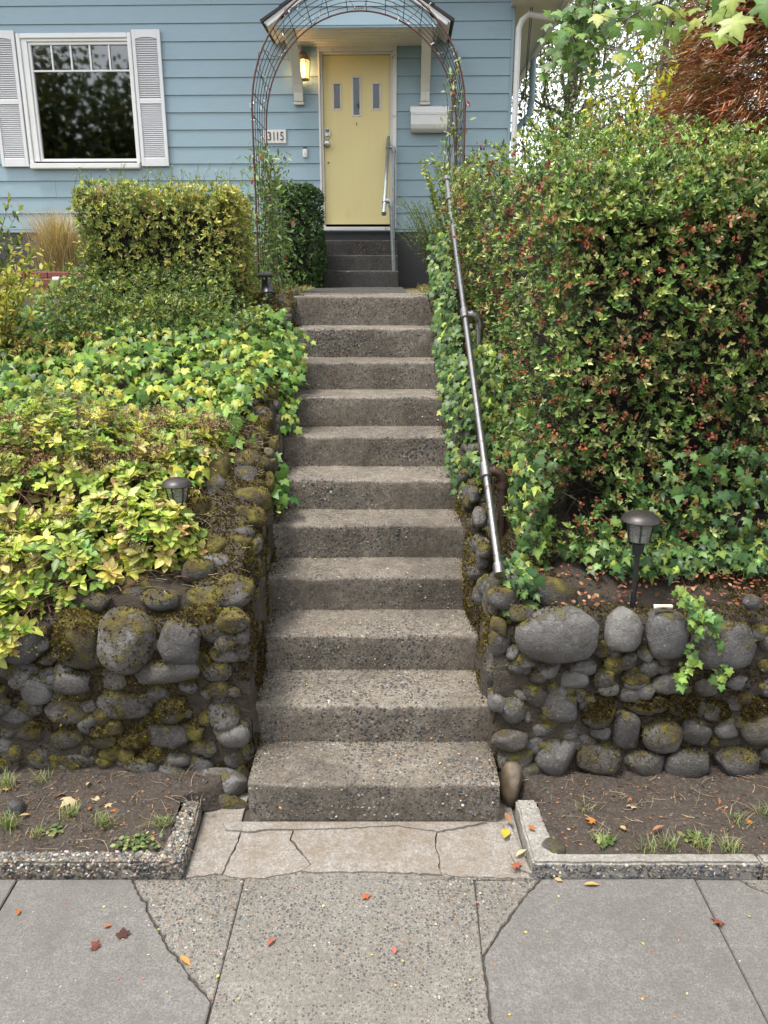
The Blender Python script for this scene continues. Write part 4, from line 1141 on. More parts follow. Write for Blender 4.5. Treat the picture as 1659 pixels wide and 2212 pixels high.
# lamp
lp = wall_thing('wall_lamp', 657, 150, 'lit brass lantern wall lamp left of the yellow door', 'lamp')
MB().box(-.055,.055,-.012,.008,-.02,.15).build('back_plate', M['cream'], lp, bevel=.003)
brass = plain('aged_brass', (.20,.15,.10), .45, .6, var=.3)
hexl = lambda prof, y=-.085: MB().lathe(prof, (0,y,0), 6)
MB().lathe([(.012,.155),(.03,.15),(.055,.12),(.06,.085),(.075,.07)][::-1], (0,-.085,0), 8).build('cap', brass, lp)
MB().tube([(0,-.01,.12),(0,-.05,.14),(0,-.085,.125)], .012, 8).build('arm', brass, lp)
hexl([(.060,-.115),(.074,.065)]).build('glass', M['lampglass'], lp)
mb = MB()
for k in range(6):
    a = 2*math.pi*k/6; mb.tube([(.061*math.cos(a), -.085+.061*math.sin(a), -.115), (.075*math.cos(a), -.085+.075*math.sin(a), .066)], .0045, 5)
mb.build('ribs', brass, lp)
MB().lathe([(.066,-.125),(.066,-.113),(.056,-.112)], (0,-.085,0), 6).build('base_ring', brass, lp)
MB().lathe([(.003,-.085),(.018,-.075),(.027,-.045),(.022,-.01),(.013,.02),(.012,.05)], (0,-.085,0), 12).build('bulb', M['bulb'], lp, smooth=True)
ld = bpy.data.lights.new('lamp_light', 'POINT'); ld.energy = 5; ld.color = (1,.62,.28); ld.shadow_soft_size = .03
lo = bpy.data.objects.new('lamp_light', ld); COL.objects.link(lo); lo.parent = lp; lo.location = (0,-.085,-.04)
# number plaque
pq = wall_thing('house_number', 594, 295, 'white plaque with dark house number beside the lamp side of the door', 'plaque')
w_, h_ = .128, .072
MB().box(-w_, w_, -.012, .004, -h_, h_).build('board', M['plaque'], pq, bevel=.004)
def text_mesh(s, size, mat, parent, loc, ext=.003, sx=.8):
    cu = bpy.data.curves.new('numeral', 'FONT'); cu.body = s; cu.size = size; cu.extrude = ext; cu.align_x = 'CENTER'; cu.align_y = 'CENTER'; cu.space_character = 1.12
    t = bpy.data.objects.new('numeral', cu); COL.objects.link(t)
    bpy.context.view_layer.update()
    me = bpy.data.meshes.new_from_object(t.evaluated_get(bpy.context.evaluated_depsgraph_get()))
    bpy.data.objects.remove(t); me.materials.clear(); me.materials.append(mat)
    me.transform(Matrix.Rotation(math.pi/2, 4, 'X') @ Matrix.Diagonal((sx,1,1,1)))
    o = link('numeral', me, mat, parent); o.location = loc; return o
for ch, xo in zip('3115', (-.072,-.022,.018,.068)): text_mesh(ch, .125, M['ink'], pq, (xo+.012,-.014,-.002), .003, .80)
# doorbell
db = wall_thing('doorbell', 659, 331, 'small white doorbell button left of the door casing', 'doorbell')
MB().box(-.026,.026,-.02,.004,-.045,.045).build('case', M['white'], db, bevel=.006)
MB().box(-.022,.022,-.015,.003,.046,.062).build('mount', M['bronze'], db, bevel=.003)
disc_y(MB(), 0, -.004, [(.013,-.019),(.013,-.0235),(.010,-.0245)]).build('button', M['cream'], db)
# mailbox
mbx = wall_thing('mailbox', 927, 260, 'white metal mailbox on the blue siding right of the door', 'mailbox')
w_ = .205; prof = [(.0,.13),(-.13,.10),(-.145,.07),(-.14,-.06),(-.12,-.10),(-.08,-.125),(0,-.13)]
vs = [(-w_,p[0],p[1]) for p in prof] + [(w_,p[0],p[1]) for p in prof]; n = len(prof)
MB().add(vs, [tuple(range(n)), tuple(range(n,2*n))[::-1]] + [(i,(i+1)%n,n+(i+1)%n,n+i) for i in range(n)]).build('box', M['white'], mbx, bevel=.006)
MB().hexa([(-w_-.006,-.15,.055),(w_+.006,-.15,.055),(w_+.006,-.145,.055),(-w_-.006,-.145,.055),(-w_-.006,-.135,.115),(w_+.006,-.135,.115),(w_+.006,0,.148),(-w_-.006,0,.148)]).build('lid', M['white'], mbx, bevel=.004)
MB().box(-w_*.9, w_*.9, -.151, -.146, .04, .054).build('lid_lip', M['white'], mbx)
# ================================================================== PLANTS
UP = np.array([0, 0, 1.0]); TOCAM = np.array([0, -1.0, 0])
def smooth(t): t = np.clip(t, 0, 1); return t*t*(3-2*t)
CAMP = np.array([0, 0, CAM_H])
def score_of(P, S, N=None, dep=None):
    d = P - CAMP; r = np.linalg.norm(d, axis=1); s = S/r
    if N is not None: s = s*(.25 + np.abs((N*d).sum(1)/r))
    if dep is not None: s = s*(dep < .02)*1.0 + s*.01
    return s
def rosettes(Pc, Ax, k, L, spread=(.5, 1.25), cols=None, w=None, jit=.18, droop=.0):
    """k leaves round every shoot axis"""
    n = len(Pc); a = unit(np.cross(Ax, rnd_unit(n))); b = np.cross(Ax, a)
    P, D, N, S = [], [], [], []
    base = rng.uniform(0, 6.28, n)
    for j in range(k):
        ph = base + j*2.4 + rng.normal(0, .25, n); t = rng.uniform(*spread, n)
        rad = a*np.cos(ph)[:,None] + b*np.sin(ph)[:,None]
        d = Ax*np.cos(t)[:,None] + rad*np.sin(t)[:,None]
        d[:,2] -= droop*rng.random(n)
        P.append(Pc + Ax*(rng.uniform(-.2,.15,n)*L)[:,None]); D.append(unit(d)); N.append(unit(Ax*np.sin(t)[:,None] - rad*np.cos(t)[:,None] + rnd_unit(n)*.2)); S.append(L*rng.uniform(.7,1.2,n))
    C = palette(n, cols, w, jit); C = np.concatenate([np.clip(C*(1+rng.normal(0,.12,(n,1))),.004,.9) for j in range(k)])
    return np.concatenate(P), np.concatenate(D), np.concatenate(N), np.concatenate(S), C

# ------------------------------------------------------------------ azalea hedge on the right
hz = empty('azalea_hedge', (1.6, 3.6, .9), 'tall dense azalea hedge right of the stairs with spent orange brown flowers', 'hedge')
HZ0 = np.array(hz.location)
AX0, AX1, AY0, AY1 = .62, 3.3, 3.44, 6.9
def azt(x, y): return 2.70 + .30*smooth((y-3.5)/1.6) - .06*smooth((1.2-x)/.6) + .05*np.sin(x*3.1+1.2)*np.sin(y*2.3)
def az_sample(n, face, dep=.16):
    if face == 'shoulder':
        x = rng.uniform(AX0+.1, 2.75, n); t = rng.random(n)*1.45; zt = azt(x, AY0+.28)
        nrm = np.stack([np.zeros(n), -np.cos(t), np.sin(t)],1); d = np.where(rng.random(n) < .35, rng.uniform(.05,.28,n), rng.exponential(.06,n).clip(0,.2))
        P = np.stack([x, AY0+.26*(1-np.cos(t)), zt-.26+.26*np.sin(t)],1); P += nrm*(.075*snoise(P,4.5,71,3))[:,None]
        return P - nrm*d[:,None], nrm, d
    d = rng.exponential(dep*.45, n).clip(0, dep*1.6)
    if dep > .1: d = np.where(rng.random(n) < .38, rng.uniform(.07,.30,n), d)
    if face == 'front':
        x = rng.uniform(AX0, 2.75, n); f = rng.random(n); zt = azt(x, AY0); zb = hill(AY0) + .0
        z = zb + (zt-zb)*f; y = np.full(n, AY0)
        nrm = np.tile([[0,-1,.12]], (n,1)).astype(float)
        c = np.clip((z-(zt-.28))/.28, 0, 1); y = y + .28*(1-np.sqrt(1-c*c*.98)); nrm[:,2] += c*1.3
        c = np.clip((AX0+.2-x)/.2, 0, 1); y = y + .2*(1-np.sqrt(1-c*c*.98)); nrm[:,0] -= c
        y -= .05*np.clip((1.35-z)/.4, 0, 1)
    elif face == 'left':
        y = AY0+.1 + (AY1-AY0)*rng.random(n)**1.1; zt = azt(np.full(n,AX0), y); zb = hill(y)+.02; z = zb + (zt-zb)*rng.random(n); x = AX0 - .02 - .13*smooth((y-4.4)/1.0)*smooth((z-zb)/.5)
        nrm = np.tile([[-1,-.1,.12]], (n,1)).astype(float)
        c = np.clip((z-(zt-.25))/.25, 0, 1); x = x + .25*(1-np.sqrt(1-c*c*.98)); nrm[:,2] += c*1.2
    else:
        x = rng.uniform(AX0+.1, AX1, n); y = AY0+.08 + (AY1-AY0)*rng.random(n)**1.7; z = azt(x,y)
        nrm = np.tile([[-.1,-.35,1]], (n,1)).astype(float)
    nrm = unit(nrm); P = np.stack([x,y,z],1)
    P += nrm*(.075*snoise(P, 4.5, 71, 3))[:,None]
    P -= nrm*d[:,None]
    return P, nrm, d
AZC = [(.085,.155,.04),(.12,.205,.05),(.185,.27,.07),(.28,.34,.095),(.40,.42,.17),(.05,.10,.03)]
allp = []
for face, n, wts in (('front', 7400, (2,3,3.4,2.8,2.0,1)), ('shoulder', 2600, (2.2,3,3.4,2.4,1,1)), ('left', 3800, (2,3,3.4,2.6,1.2,1)), ('top', 4200, (2.5,4,3.8,1.8,.5,1))):
    P, N, d = az_sample(n, face)
    # sparse, gappy low on the front face
    if face == 'front':
        keep = (snoise(P, 13, 75, 3) > -.78 + .45*np.clip((2.3-P[:,2])/1.0,0,1)); P, N, d = P[keep], N[keep], d[keep]
    ax = unit(N*.75 + rnd_unit(len(P))*.45 + UP*.45)
    r = rosettes(P, ax, 6, rng.uniform(.018,.038,len(P)), (.30,1.2), AZC, wts, .24)
    allp.append(r + (np.tile(d, 6),))
Pa, Da, Na, Sa, Ca, da = [np.concatenate([a[i] for a in allp]) for i in range(6)]
Ca = np.clip(Ca*(1 + .25*snoise(Pa, 3, 77, 2)[:,None]*np.array([1.1,.8,.5])), .004, .9)
scz = score_of(Pa, Sa, Na, da)*(Pa[:,1] < 4.0)
foliage(hz, 'foliage', tscale(LANCE, 1.25), Pa-HZ0, Da, Na, Sa, Ca, M['leaf_gloss'], 300, scz)
# spent flowers
P, N, d = az_sample(520, 'front', .05); k = (snoise(P, 3.5, 79, 2) + .5*np.clip((2.2-P[:,2])/1.0,-.5,1)) > -.35; P, N = P[k], N[k]; P = P + N*.012
P2, N2, _ = az_sample(230, 'left', .05); P3, N3, _ = az_sample(110, 'top', .03)
P = np.concatenate([P,P2,P3]); N = np.concatenate([N,N2,N3])
m = 11; Pf = np.repeat(P, m, 0) + rng.normal(0, .011, (len(P)*m,3)); Nf = rnd_unit(len(Pf)); Df = unit(rnd_unit(len(Pf)) + np.array([0,-.4,-.5]))
Cf = np.repeat(palette(len(P), [(.30,.10,.05),(.24,.075,.04),(.36,.15,.075),(.42,.25,.15),(.16,.06,.035)], (3,3,2,.7,2), .2), m, 0)
foliage(hz, 'spent_flowers', QUAD, Pf-HZ0, Df, Nf, rng.uniform(.009,.017,len(Pf)), Cf, M['dry'])
# twigs
P, N, d = az_sample(1500, 'front', .12); P2, N2, d2 = az_sample(900, 'left', .12); P = np.concatenate([P,P2]); N = np.concatenate([N,N2])
B = P - N*.02; A = P - N*rng.uniform(.1,.28,(len(P),1)) + rnd_unit(len(P))*.10 - UP*.06
twigs(hz, 'twigs', A-HZ0, B-HZ0, .0035, .0012, M['twig'])
# core that stops the view, inner shade painted into its near-black colour
def blob_box(x0,x1,y0,y1,zbf,ztf,n=40,amp=.05,seed=5):
    """closed, lumpy box with a terrain-following base and top"""
    V, T = [], []
    def face(fn):
        u = np.linspace(0,1,n); U, W = np.meshgrid(u,u); Q = fn(U,W); o = sum(len(v) for v in V)
        V.append(Q.reshape(-1,3)); ii = (np.arange(n-1)[:,None]*n + np.arange(n-1)[None]).ravel() + o
        T.append(np.concatenate([np.stack([ii,ii+1,ii+n+1],1), np.stack([ii,ii+n+1,ii+n],1)]))
    def col(x, y, w): zb, zt = zbf(x,y), ztf(x,y); return np.stack([x, y, zb+(zt-zb)*w], -1)
    face(lambda U,W: col(x0+(x1-x0)*U, np.full_like(U,y0), W)); face(lambda U,W: col(x0+(x1-x0)*U, np.full_like(U,y1), W))
    face(lambda U,W: col(np.full_like(U,x0), y0+(y1-y0)*U, W)); face(lambda U,W: col(np.full_like(U,x1), y0+(y1-y0)*U, W))
    face(lambda U,W: col(x0+(x1-x0)*U, y0+(y1-y0)*W, np.ones_like(U)))
    V = np.concatenate(V); T = np.concatenate(T)
    V = V + np.stack([snoise(V,7,seed+i,2) for i in range(3)],1)*amp
    return V, T
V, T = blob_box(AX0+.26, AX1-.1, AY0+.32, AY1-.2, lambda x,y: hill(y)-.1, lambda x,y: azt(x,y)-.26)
link('shade_core', np_mesh('shade_core', V-HZ0, T, None, True), M['shade_core'], hz)

# ------------------------------------------------------------------ generic clipped hedge
def box_sample(b, n, dep=.08, rnd=.1, seed=1, faces=('front','left','right','top')):
    x0,x1,y0,y1,z0,z1 = b; ar = {'front':(x1-x0)*(z1-z0)*1.2,'left':(y1-y0)*(z1-z0),'right':(y1-y0)*(z1-z0),'top':(x1-x0)*(y1-y0)*1.2}
    f = rng.choice(len(faces), n, p=np.array([ar[q] for q in faces])/sum(ar[q] for q in faces))
    u = rng.random(n); w = rng.random(n); P = np.zeros((n,3)); N = np.zeros((n,3))
    for i, q in enumerate(faces):
        m = f == i
        if q == 'front': P[m] = np.stack([x0+(x1-x0)*u[m], np.full(m.sum(),y0), z0+(z1-z0)*w[m]],1); N[m] = (0,-1,0)
        elif q == 'left': P[m] = np.stack([np.full(m.sum(),x0), y0+(y1-y0)*u[m], z0+(z1-z0)*w[m]],1); N[m] = (-1,0,0)
        elif q == 'right': P[m] = np.stack([np.full(m.sum(),x1), y0+(y1-y0)*u[m], z0+(z1-z0)*w[m]],1); N[m] = (1,0,0)
        else: P[m] = np.stack([x0+(x1-x0)*u[m], y0+(y1-y0)*w[m], np.full(m.sum(),z1)],1); N[m] = (0,0,1)
    lo = np.array([x0+rnd, y0+rnd, z0-9]); hi = np.array([x1-rnd, y1-rnd, z1-rnd]); c = np.clip(P, lo, hi)
    v = P - c; L = np.linalg.norm(v, axis=1, keepdims=True); on = L[:,0] > 1e-6
    N[on] = v[on]/L[on]; P[on] = c[on] + N[on]*rnd
    P += N*(.08*snoise(P, 5, seed, 3))[:,None]
    d = rng.exponential(dep*.5, n).clip(0, dep*2)
    return P - N*d[:,None], N, d
def clipped_hedge(name, label, b, n, L, tm, cols, w, seed, faces, twn=500, axis=(.7,.5,.45), k=5, mat='leaf', core=.12, jit=.2):
    r = empty(name, ((b[0]+b[1])/2, (b[2]+b[3])/2, b[4]), label, 'hedge'); off = np.array(r.location)
    P, N, d = box_sample(b, n, .13, .15, seed, faces)
    ax = unit(N*axis[0] + rnd_unit(n)*axis[1] + UP*axis[2])
    Pl, Dl, Nl, Sl, Cl = rosettes(P, ax, k, rng.uniform(L*.7,L*1.25,n), (.35,1.2), cols, w, jit)
    Cl = np.clip(Cl*(1+.22*snoise(Pl, 4, seed+3, 2)[:,None]*np.array([1.2,.8,.5])), .004, .9)
    foliage(r, 'foliage', tm, Pl-off, Dl, Nl, Sl, Cl, M[mat])
    P, N, d = box_sample(b, twn, .05, .10, seed, faces); B = P; A = P - N*rng.uniform(.1,.25,(twn,1)) - UP*rng.uniform(.02,.15,(twn,1))
    twigs(r, 'twigs', A-off, B-off, .003, .001, M['twig'])
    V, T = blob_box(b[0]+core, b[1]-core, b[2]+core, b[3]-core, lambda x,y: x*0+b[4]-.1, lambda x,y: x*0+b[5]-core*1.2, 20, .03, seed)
    link('shade_core', np_mesh('shade_core', V-off, T, None, True), M['shade_core'], r)  # dark core, depth shade behind the leaves put into its colour
    return r, off
lb = (ony(156,560,5.65).x, ony(518,560,5.65).x, 5.65, 6.5, 1.66, ony(300,402,5.8).z)
LHC = [(.32,.35,.09),(.42,.42,.10),(.22,.28,.07),(.48,.44,.13),(.15,.20,.05),(.30,.19,.07)]
lh, lho = clipped_hedge('clipped_hedge', 'boxy yellow green clipped hedge below the window', lb, 7800, .031, tscale(LANCE,1.1), LHC, (3,3,2.5,1.2,2,.5), 81, ('front','left','right','top'), 1400, core=.15)
# loose sprigs above it
n = 70; A = np.stack([rng.uniform(lb[0]+.03, lb[1]-.03, n), rng.uniform(lb[2], lb[3]-.2, n), np.full(n, lb[5]-.04)],1); B = A + np.stack([rng.normal(0,.03,n), rng.normal(0,.03,n), rng.uniform(.06,.20,n)],1)
twigs(lh, 'sprigs', A-lho, B-lho, .0018, .0008, M['twig'])
m = 9; t = np.tile(np.linspace(.25,1,m), n); Pp = np.repeat(A, m, 0) + (np.repeat(B-A, m, 0))*t[:,None]
D = unit(np.repeat(unit(B-A), m, 0)*.6 + rnd_unit(len(Pp))); foliage(lh, 'sprig_leaves', tscale(LANCE,1.0), Pp-lho, D, rnd_unit(len(Pp)), rng.uniform(.016,.03,len(Pp)), palette(len(Pp), [(.17,.24,.05),(.24,.28,.06)], None, .2), M['leaf'])
# lower skirt of the same hedge sprawling over the bank
n = 4200; x = rng.uniform(lb[0]-.05, lb[1]+.22, n); y = 5.75 - .62*rng.random(n)**1.3; P = np.stack([x, y, hill(y) + .10 + .30*rng.random(n)*smooth((y-4.8)/.6)],1); k = (snoise(P,5,141,2) > -.5 + (5.4-y)*.9) & ~((x > -1.0) & (y > 5.3)); P = P[k]; n = len(P)
r = rosettes(P, unit(rnd_unit(n)*.5 + UP*.6 + TOCAM*.4), 5, rng.uniform(.02,.034,n), (.4,1.2), [(.10,.16,.035),(.16,.22,.05),(.24,.27,.06),(.06,.10,.03)], None, .2)
foliage(lh, 'foliage', tscale(LANCE,1.1), r[0]-lho, *r[1:], M['leaf'])

sb = (ony(578,500,8.55).x, ony(690,500,8.55).x, 8.55, 9.45, 2.0, ony(630,386,8.6).z)
clipped_hedge('clipped_hedge', 'small dark green clipped hedge left of the door steps', sb, 3400, .034, tscale(LANCE,1.3), [(.04,.085,.022),(.06,.115,.03),(.09,.15,.035),(.03,.06,.02)], (3,3,1.2,2), 91, ('front','left','right','top'), 300, mat='leaf_gloss', core=.14)

# ------------------------------------------------------------------ ivy
IVC = [(.06,.14,.026),(.085,.175,.032),(.135,.235,.04),(.21,.285,.05),(.31,.34,.06),(.038,.085,.024)]
def ivy(name, label, P, N, dn, sizes, cols, w, nparts, off, jit=.16, mat='leaf_gloss', pull=.6):
    r = empty(name, off, label, 'ivy'); off = np.array(off, float); n = len(P)
    D = unit(dn + rnd_unit(n)*.65); Nn = unit(N + rnd_unit(n)*.55)
    C = palette(n, cols, w, jit)
    tn = snoise(P, 2.6, 131, 3)[:,None]; C = np.clip(C*(1 + np.clip(tn,-.8,.9)*np.array([.55,.30,.1])), .004, .8)
    cu = rng.random(n) < .45
    foliage(r, 'foliage', IVY, P[~cu]-off, D[~cu], Nn[~cu], sizes[~cu], C[~cu], M[mat], nparts, score_of(P[~cu], sizes[~cu], Nn[~cu]))
    foliage(r, 'curled_foliage', tscale(IVY,.85,3.2), P[cu]-off, D[cu], Nn[cu], sizes[cu], C[cu], M[mat])
    k = rng.choice(n, min(n, 700), False); A = P[k] - Nn[k]*.02; B = A - UP*rng.uniform(.04,.12,(len(k),1)) + rnd_unit(len(k))*.05
    twigs(r, 'stems', A-off, B-off, .0016, .0012, M['twig'])
    return r
n = 10500
x = rng.uniform(-3.3, -.64, n); y = 3.75 + (6.2-3.75)*rng.random(n)
lim = -.62 - .10*np.clip((5.0-y)/.6, 0, 1) - .16*np.clip((4.6-y)/.5,0,1)        # the edge draws back from the steps low down
k = (x < lim) & ~((y > 5.55) & (x > -1.02)) & ((y < 5.5) | (x > lb[1]-.02) | (rng.random(n) < .12)); x, y = x[k], y[k]; n = len(x)
over = np.clip(1-(lim[k]-x)/.15, 0, 1)
z = hill(y) + .02 + .19*rng.random(n) + .06*snoise(np.stack([x,y],1), 5, 101, 2)
P = np.stack([x,y,z],1)
w = snoise(np.stack([x,y],1), 2.2, 103, 2)
P = P[:]; C = None
ivl = ivy('ivy', 'yellow green ivy covering the bank left of the stairs', P, np.tile([[.05,-.75,.75]],(n,1)), np.tile([[0,-.7,-.55]],(n,1)), rng.uniform(.026,.074,n), IVC, (2.5,3,3,2.6,1.5,1.5), 300, (-1.8, 5.0, 1.5))
# ivy spilling down onto the steps on the left (upper part and one trailing tongue)
def spill(pts, n, wid, root, size=(.03,.055)):
    pts = np.array(pts, float); t = rng.random(n)*(len(pts)-1); i = np.minimum(t.astype(int), len(pts)-2); f = (t-i)[:,None]
    P = pts[i]*(1-f) + pts[i+1]*f + rng.normal(0, wid, (n,3)); N = unit(np.array([.45,-.6,.5]) + rnd_unit(n)*.4); D = unit(np.array([.35,-.35,-.7]) + rnd_unit(n)*.5)
    s = rng.uniform(*size, n); return P, D, N, s, palette(n, IVC, (3,4,4,2.5,1,1), .15)
offl = np.array(ivl.location)
r = [spill([(-.70,5.35,1.74),(-.66,5.3,1.72),(-.63,5.2,1.68),(-.64,4.85,1.5)], 800, .06, ivl), spill([(-.68,5.0,1.6),(-.60,4.85,1.45),(-.58,4.7,1.35)], 160, .035, ivl),
     spill([(-.80,4.5,1.4),(-.68,4.35,1.26),(-.60,4.2,1.12),(-.58,4.12,1.05)], 120, .035, ivl, (.05,.08)), spill([(-.95,4.3,1.35),(-.75,4.25,1.25)], 150, .07, ivl, (.05,.08))]
Q = [np.concatenate([a[i] for a in r]) for i in range(5)]
foliage(ivl, 'foliage', IVY, Q[0]-offl, Q[1], Q[2], Q[3], Q[4], M['leaf_gloss'])
# ivy on the right: terrace edge, foot of the hedge, along the handrail side
P, N = [], []
n = 1300; x = rng.uniform(.60, 1.9, n); y = rng.uniform(3.20, 3.42, n); k = rng.random(n) < np.where(x < 1.75, 1, .3); k &= ~((y < 3.25) & (x > .72) & (x < .98)); k &= (snoise(np.stack([x,y],1),7,111,2) + (y-3.28)*6) > .0
x, y = x[k], y[k]; n1 = len(x); Pr = np.stack([x,y, hill(y)+.03+.08*rng.random(n1)],1); Nr = np.tile([[0,-.7,.7]],(n1,1))
n2 = 520; x = rng.uniform(.66,1.75,n2); zc = rng.random(n2)**1.6; P2 = np.stack([x, 3.40 + rng.uniform(-.03,.06,n2), .92+zc*.55],1); k = snoise(P2,4,113,2) > -.1 + zc*.6; P2 = P2[k]; N2 = np.tile([[0,-1,.2]],(len(P2),1))
n3 = 1500; y = rng.uniform(3.35,5.6,n3); P3 = np.stack([.60+.09*smooth((4.5-y)/.4)+rng.uniform(-.07,.05,n3), y, hill(y) - .05 + rng.random(n3)*.55*np.clip((5.8-y)/1.6,.2,1)],1); P3[:,2] -= .18*smooth((y-3.28)/.3)*smooth((4.7-y)/.6)*rng.random(n3); N3 = np.tile([[-.75,-.6,.3]],(n3,1))
n4 = 260; y = rng.uniform(3.14,3.45,n4); P4 = np.stack([.56+rng.uniform(-.05,.08,n4), y, .78+rng.random(n4)*.2],1); N4 = np.tile([[-.3,-.8,.4]],(n4,1))
Pr = np.concatenate([Pr,P2,P3,P4]); Nr = np.concatenate([Nr,N2,N3,N4]).astype(float); n = len(Pr)
IVD = [(.045,.095,.028),(.07,.135,.035),(.105,.18,.045),(.16,.23,.05),(.30,.34,.06),(.035,.07,.025)]
ivr = ivy('ivy', 'dark green ivy at the foot of the azalea hedge above the right wall', Pr, Nr, np.tile([[0,-.45,-.75]],(n,1)), rng.uniform(.028,.058,n), IVD, (2.4,3.5,3.4,2.2,1.2,1.5), 300, (1.2, 3.35, .95))
# foliage spilling over the right edge of the stairs
ys_ = 4.15 + 2.0*rng.random(1500); P5 = np.stack([np.interp(ys_, SY, SR) + .10 - .13*rng.random(1500)**1.5, ys_, np.interp(ys_, SY, SZ) + .02 + .42*rng.random(1500)],1)
k = snoise(P5, 4, 151, 2) > -.25; P5 = P5[k]; n5 = len(P5)
foliage(ivr, 'foliage', IVY, P5-np.array(ivr.location), unit(np.array([-.4,-.35,-.7])+rnd_unit(n5)*.5), unit(np.array([-.6,-.6,.5])+rnd_unit(n5)*.5), rng.uniform(.024,.05,n5), palette(n5, IVD, (2.4,3.5,3.4,2.2,.8,1.5), .16), M['leaf_gloss'])
# two trailing runners down the right wall
offr = np.array(ivr.location)
for pts in ([(1485,1300),(1497,1350),(1492,1400),(1478,1450),(1465,1480)], [(1505,1290),(1535,1340),(1555,1390),(1558,1430),(1550,1475)], [(1460,1270),(1490,1300),(1520,1330)]):
    W = [ony(u, v, 3.03) for (u, v) in pts]; A = np.array(W)
    MB().tube([Vector(a)-Vector(offr) for a in A], .0025, 5).build('runner', M['twig'], ivr)
    P, D, N, s, C = spill(A, 46, .012, ivr, (.02,.045)); foliage(ivr, 'foliage', IVY, P-offr, unit(D*[1,1,1]), unit(np.array([0,-1,.3])+rnd_unit(len(P))*.35), s, palette(len(P), [(.10,.20,.05),(.2,.3,.06)],None,.15), M['leaf_gloss'])

# ------------------------------------------------------------------ spirea bush on the left wall
sp = empty('spirea_bush', (-1.5, 3.6, .95), 'yellowing spirea bush with brown seed heads sprawling over the left wall', 'shrub'); spo = np.array(sp.location)
mounds = [((-1.62,3.90,1.14),(.58,.42,.44),560),((-1.95,3.75,1.05),(.5,.42,.48),330),((-1.22,3.75,1.02),(.32,.30,.34),280),((-1.42,3.45,.90),(.42,.28,.26),330),((-1.78,3.35,.88),(.4,.25,.25),240),((-1.62,3.12,.74),(.16,.12,.16),90),((-1.05,4.1,1.28),(.28,.25,.20),160),((-1.0,3.42,1.02),(.20,.12,.19),170)]
Pc, Ax = [], []
for c, rad, n in mounds:
    d = rnd_unit(n*3); d = d[(d[:,2] > -.35) & (d[:,1] < .6)][:n]
    sh = rng.uniform(.72,1.0,len(d))[:,None]*(1+.12*snoise(d,3,int(c[0]*-100),2)[:,None]); Pc.append(np.array(c) + d*np.array(rad)*sh); Ax.append(unit(d + UP*.8 + rnd_unit(len(d))*.3))
Pc = np.concatenate(Pc); Ax = np.concatenate(Ax)
SPC = [(.38,.43,.075),(.50,.50,.10),(.26,.37,.06),(.54,.46,.16),(.46,.29,.10),(.15,.25,.05)]
low = np.clip((1.25-Pc[:,2])/.4, 0, 1)
r = rosettes(Pc, Ax, 7, rng.uniform(.035,.062,len(Pc))*(1+.25*low), (.7,1.45), SPC, (3.4,2.2,3.4,1.2,.4,2.0), .18, .2)
foliage(sp, 'foliage', tscale(OVAL,.92), r[0]-spo, *r[1:], M['leaf'], 300, score_of(r[0], r[3], r[2]))
A = np.array([m[0] for m in mounds])[rng.integers(0,len(mounds),len(Pc))]; A[:,2] = hill(A[:,1])-.02; A += rng.normal(0,.12,A.shape)*np.array([1,1,0])
idx = rng.choice(len(Pc), 420, False); dd = np.linalg.norm(A[idx]-Pc[idx],axis=1) < .9; idx = idx[dd]
twigs(sp, 'stems', A[idx]-spo, Pc[idx]-spo, .0035, .0016, M['rust'], bend=.08)
up = (Pc[:,2] > .95) & (rng.random(len(Pc)) < np.where(Pc[:,2] > 1.28, .50, .07)); H = Pc[up] + Ax[up]*.035
m = 64; hp_ = np.repeat(H, m, 0) + rng.normal(0,1,(len(H)*m,3))*np.array([.030,.030,.016]) + UP*.02; 
foliage(sp, 'seed_heads', QUAD, hp_-spo, rnd_unit(len(hp_)), rnd_unit(len(hp_)), rng.uniform(.004,.008,len(hp_)), np.repeat(palette(len(H),[(.25,.13,.085),(.34,.19,.125),(.20,.095,.06),(.40,.27,.18)],None,.2), m, 0), M['dry'])
k = rng.choice(len(hp_), 2600); twigs(sp, 'flower_stalks', np.repeat(H,m,0)[k]-Ax[up][k//m]*.04-spo, hp_[k]-spo, .0008, .0006, M['rust'], parts=2)

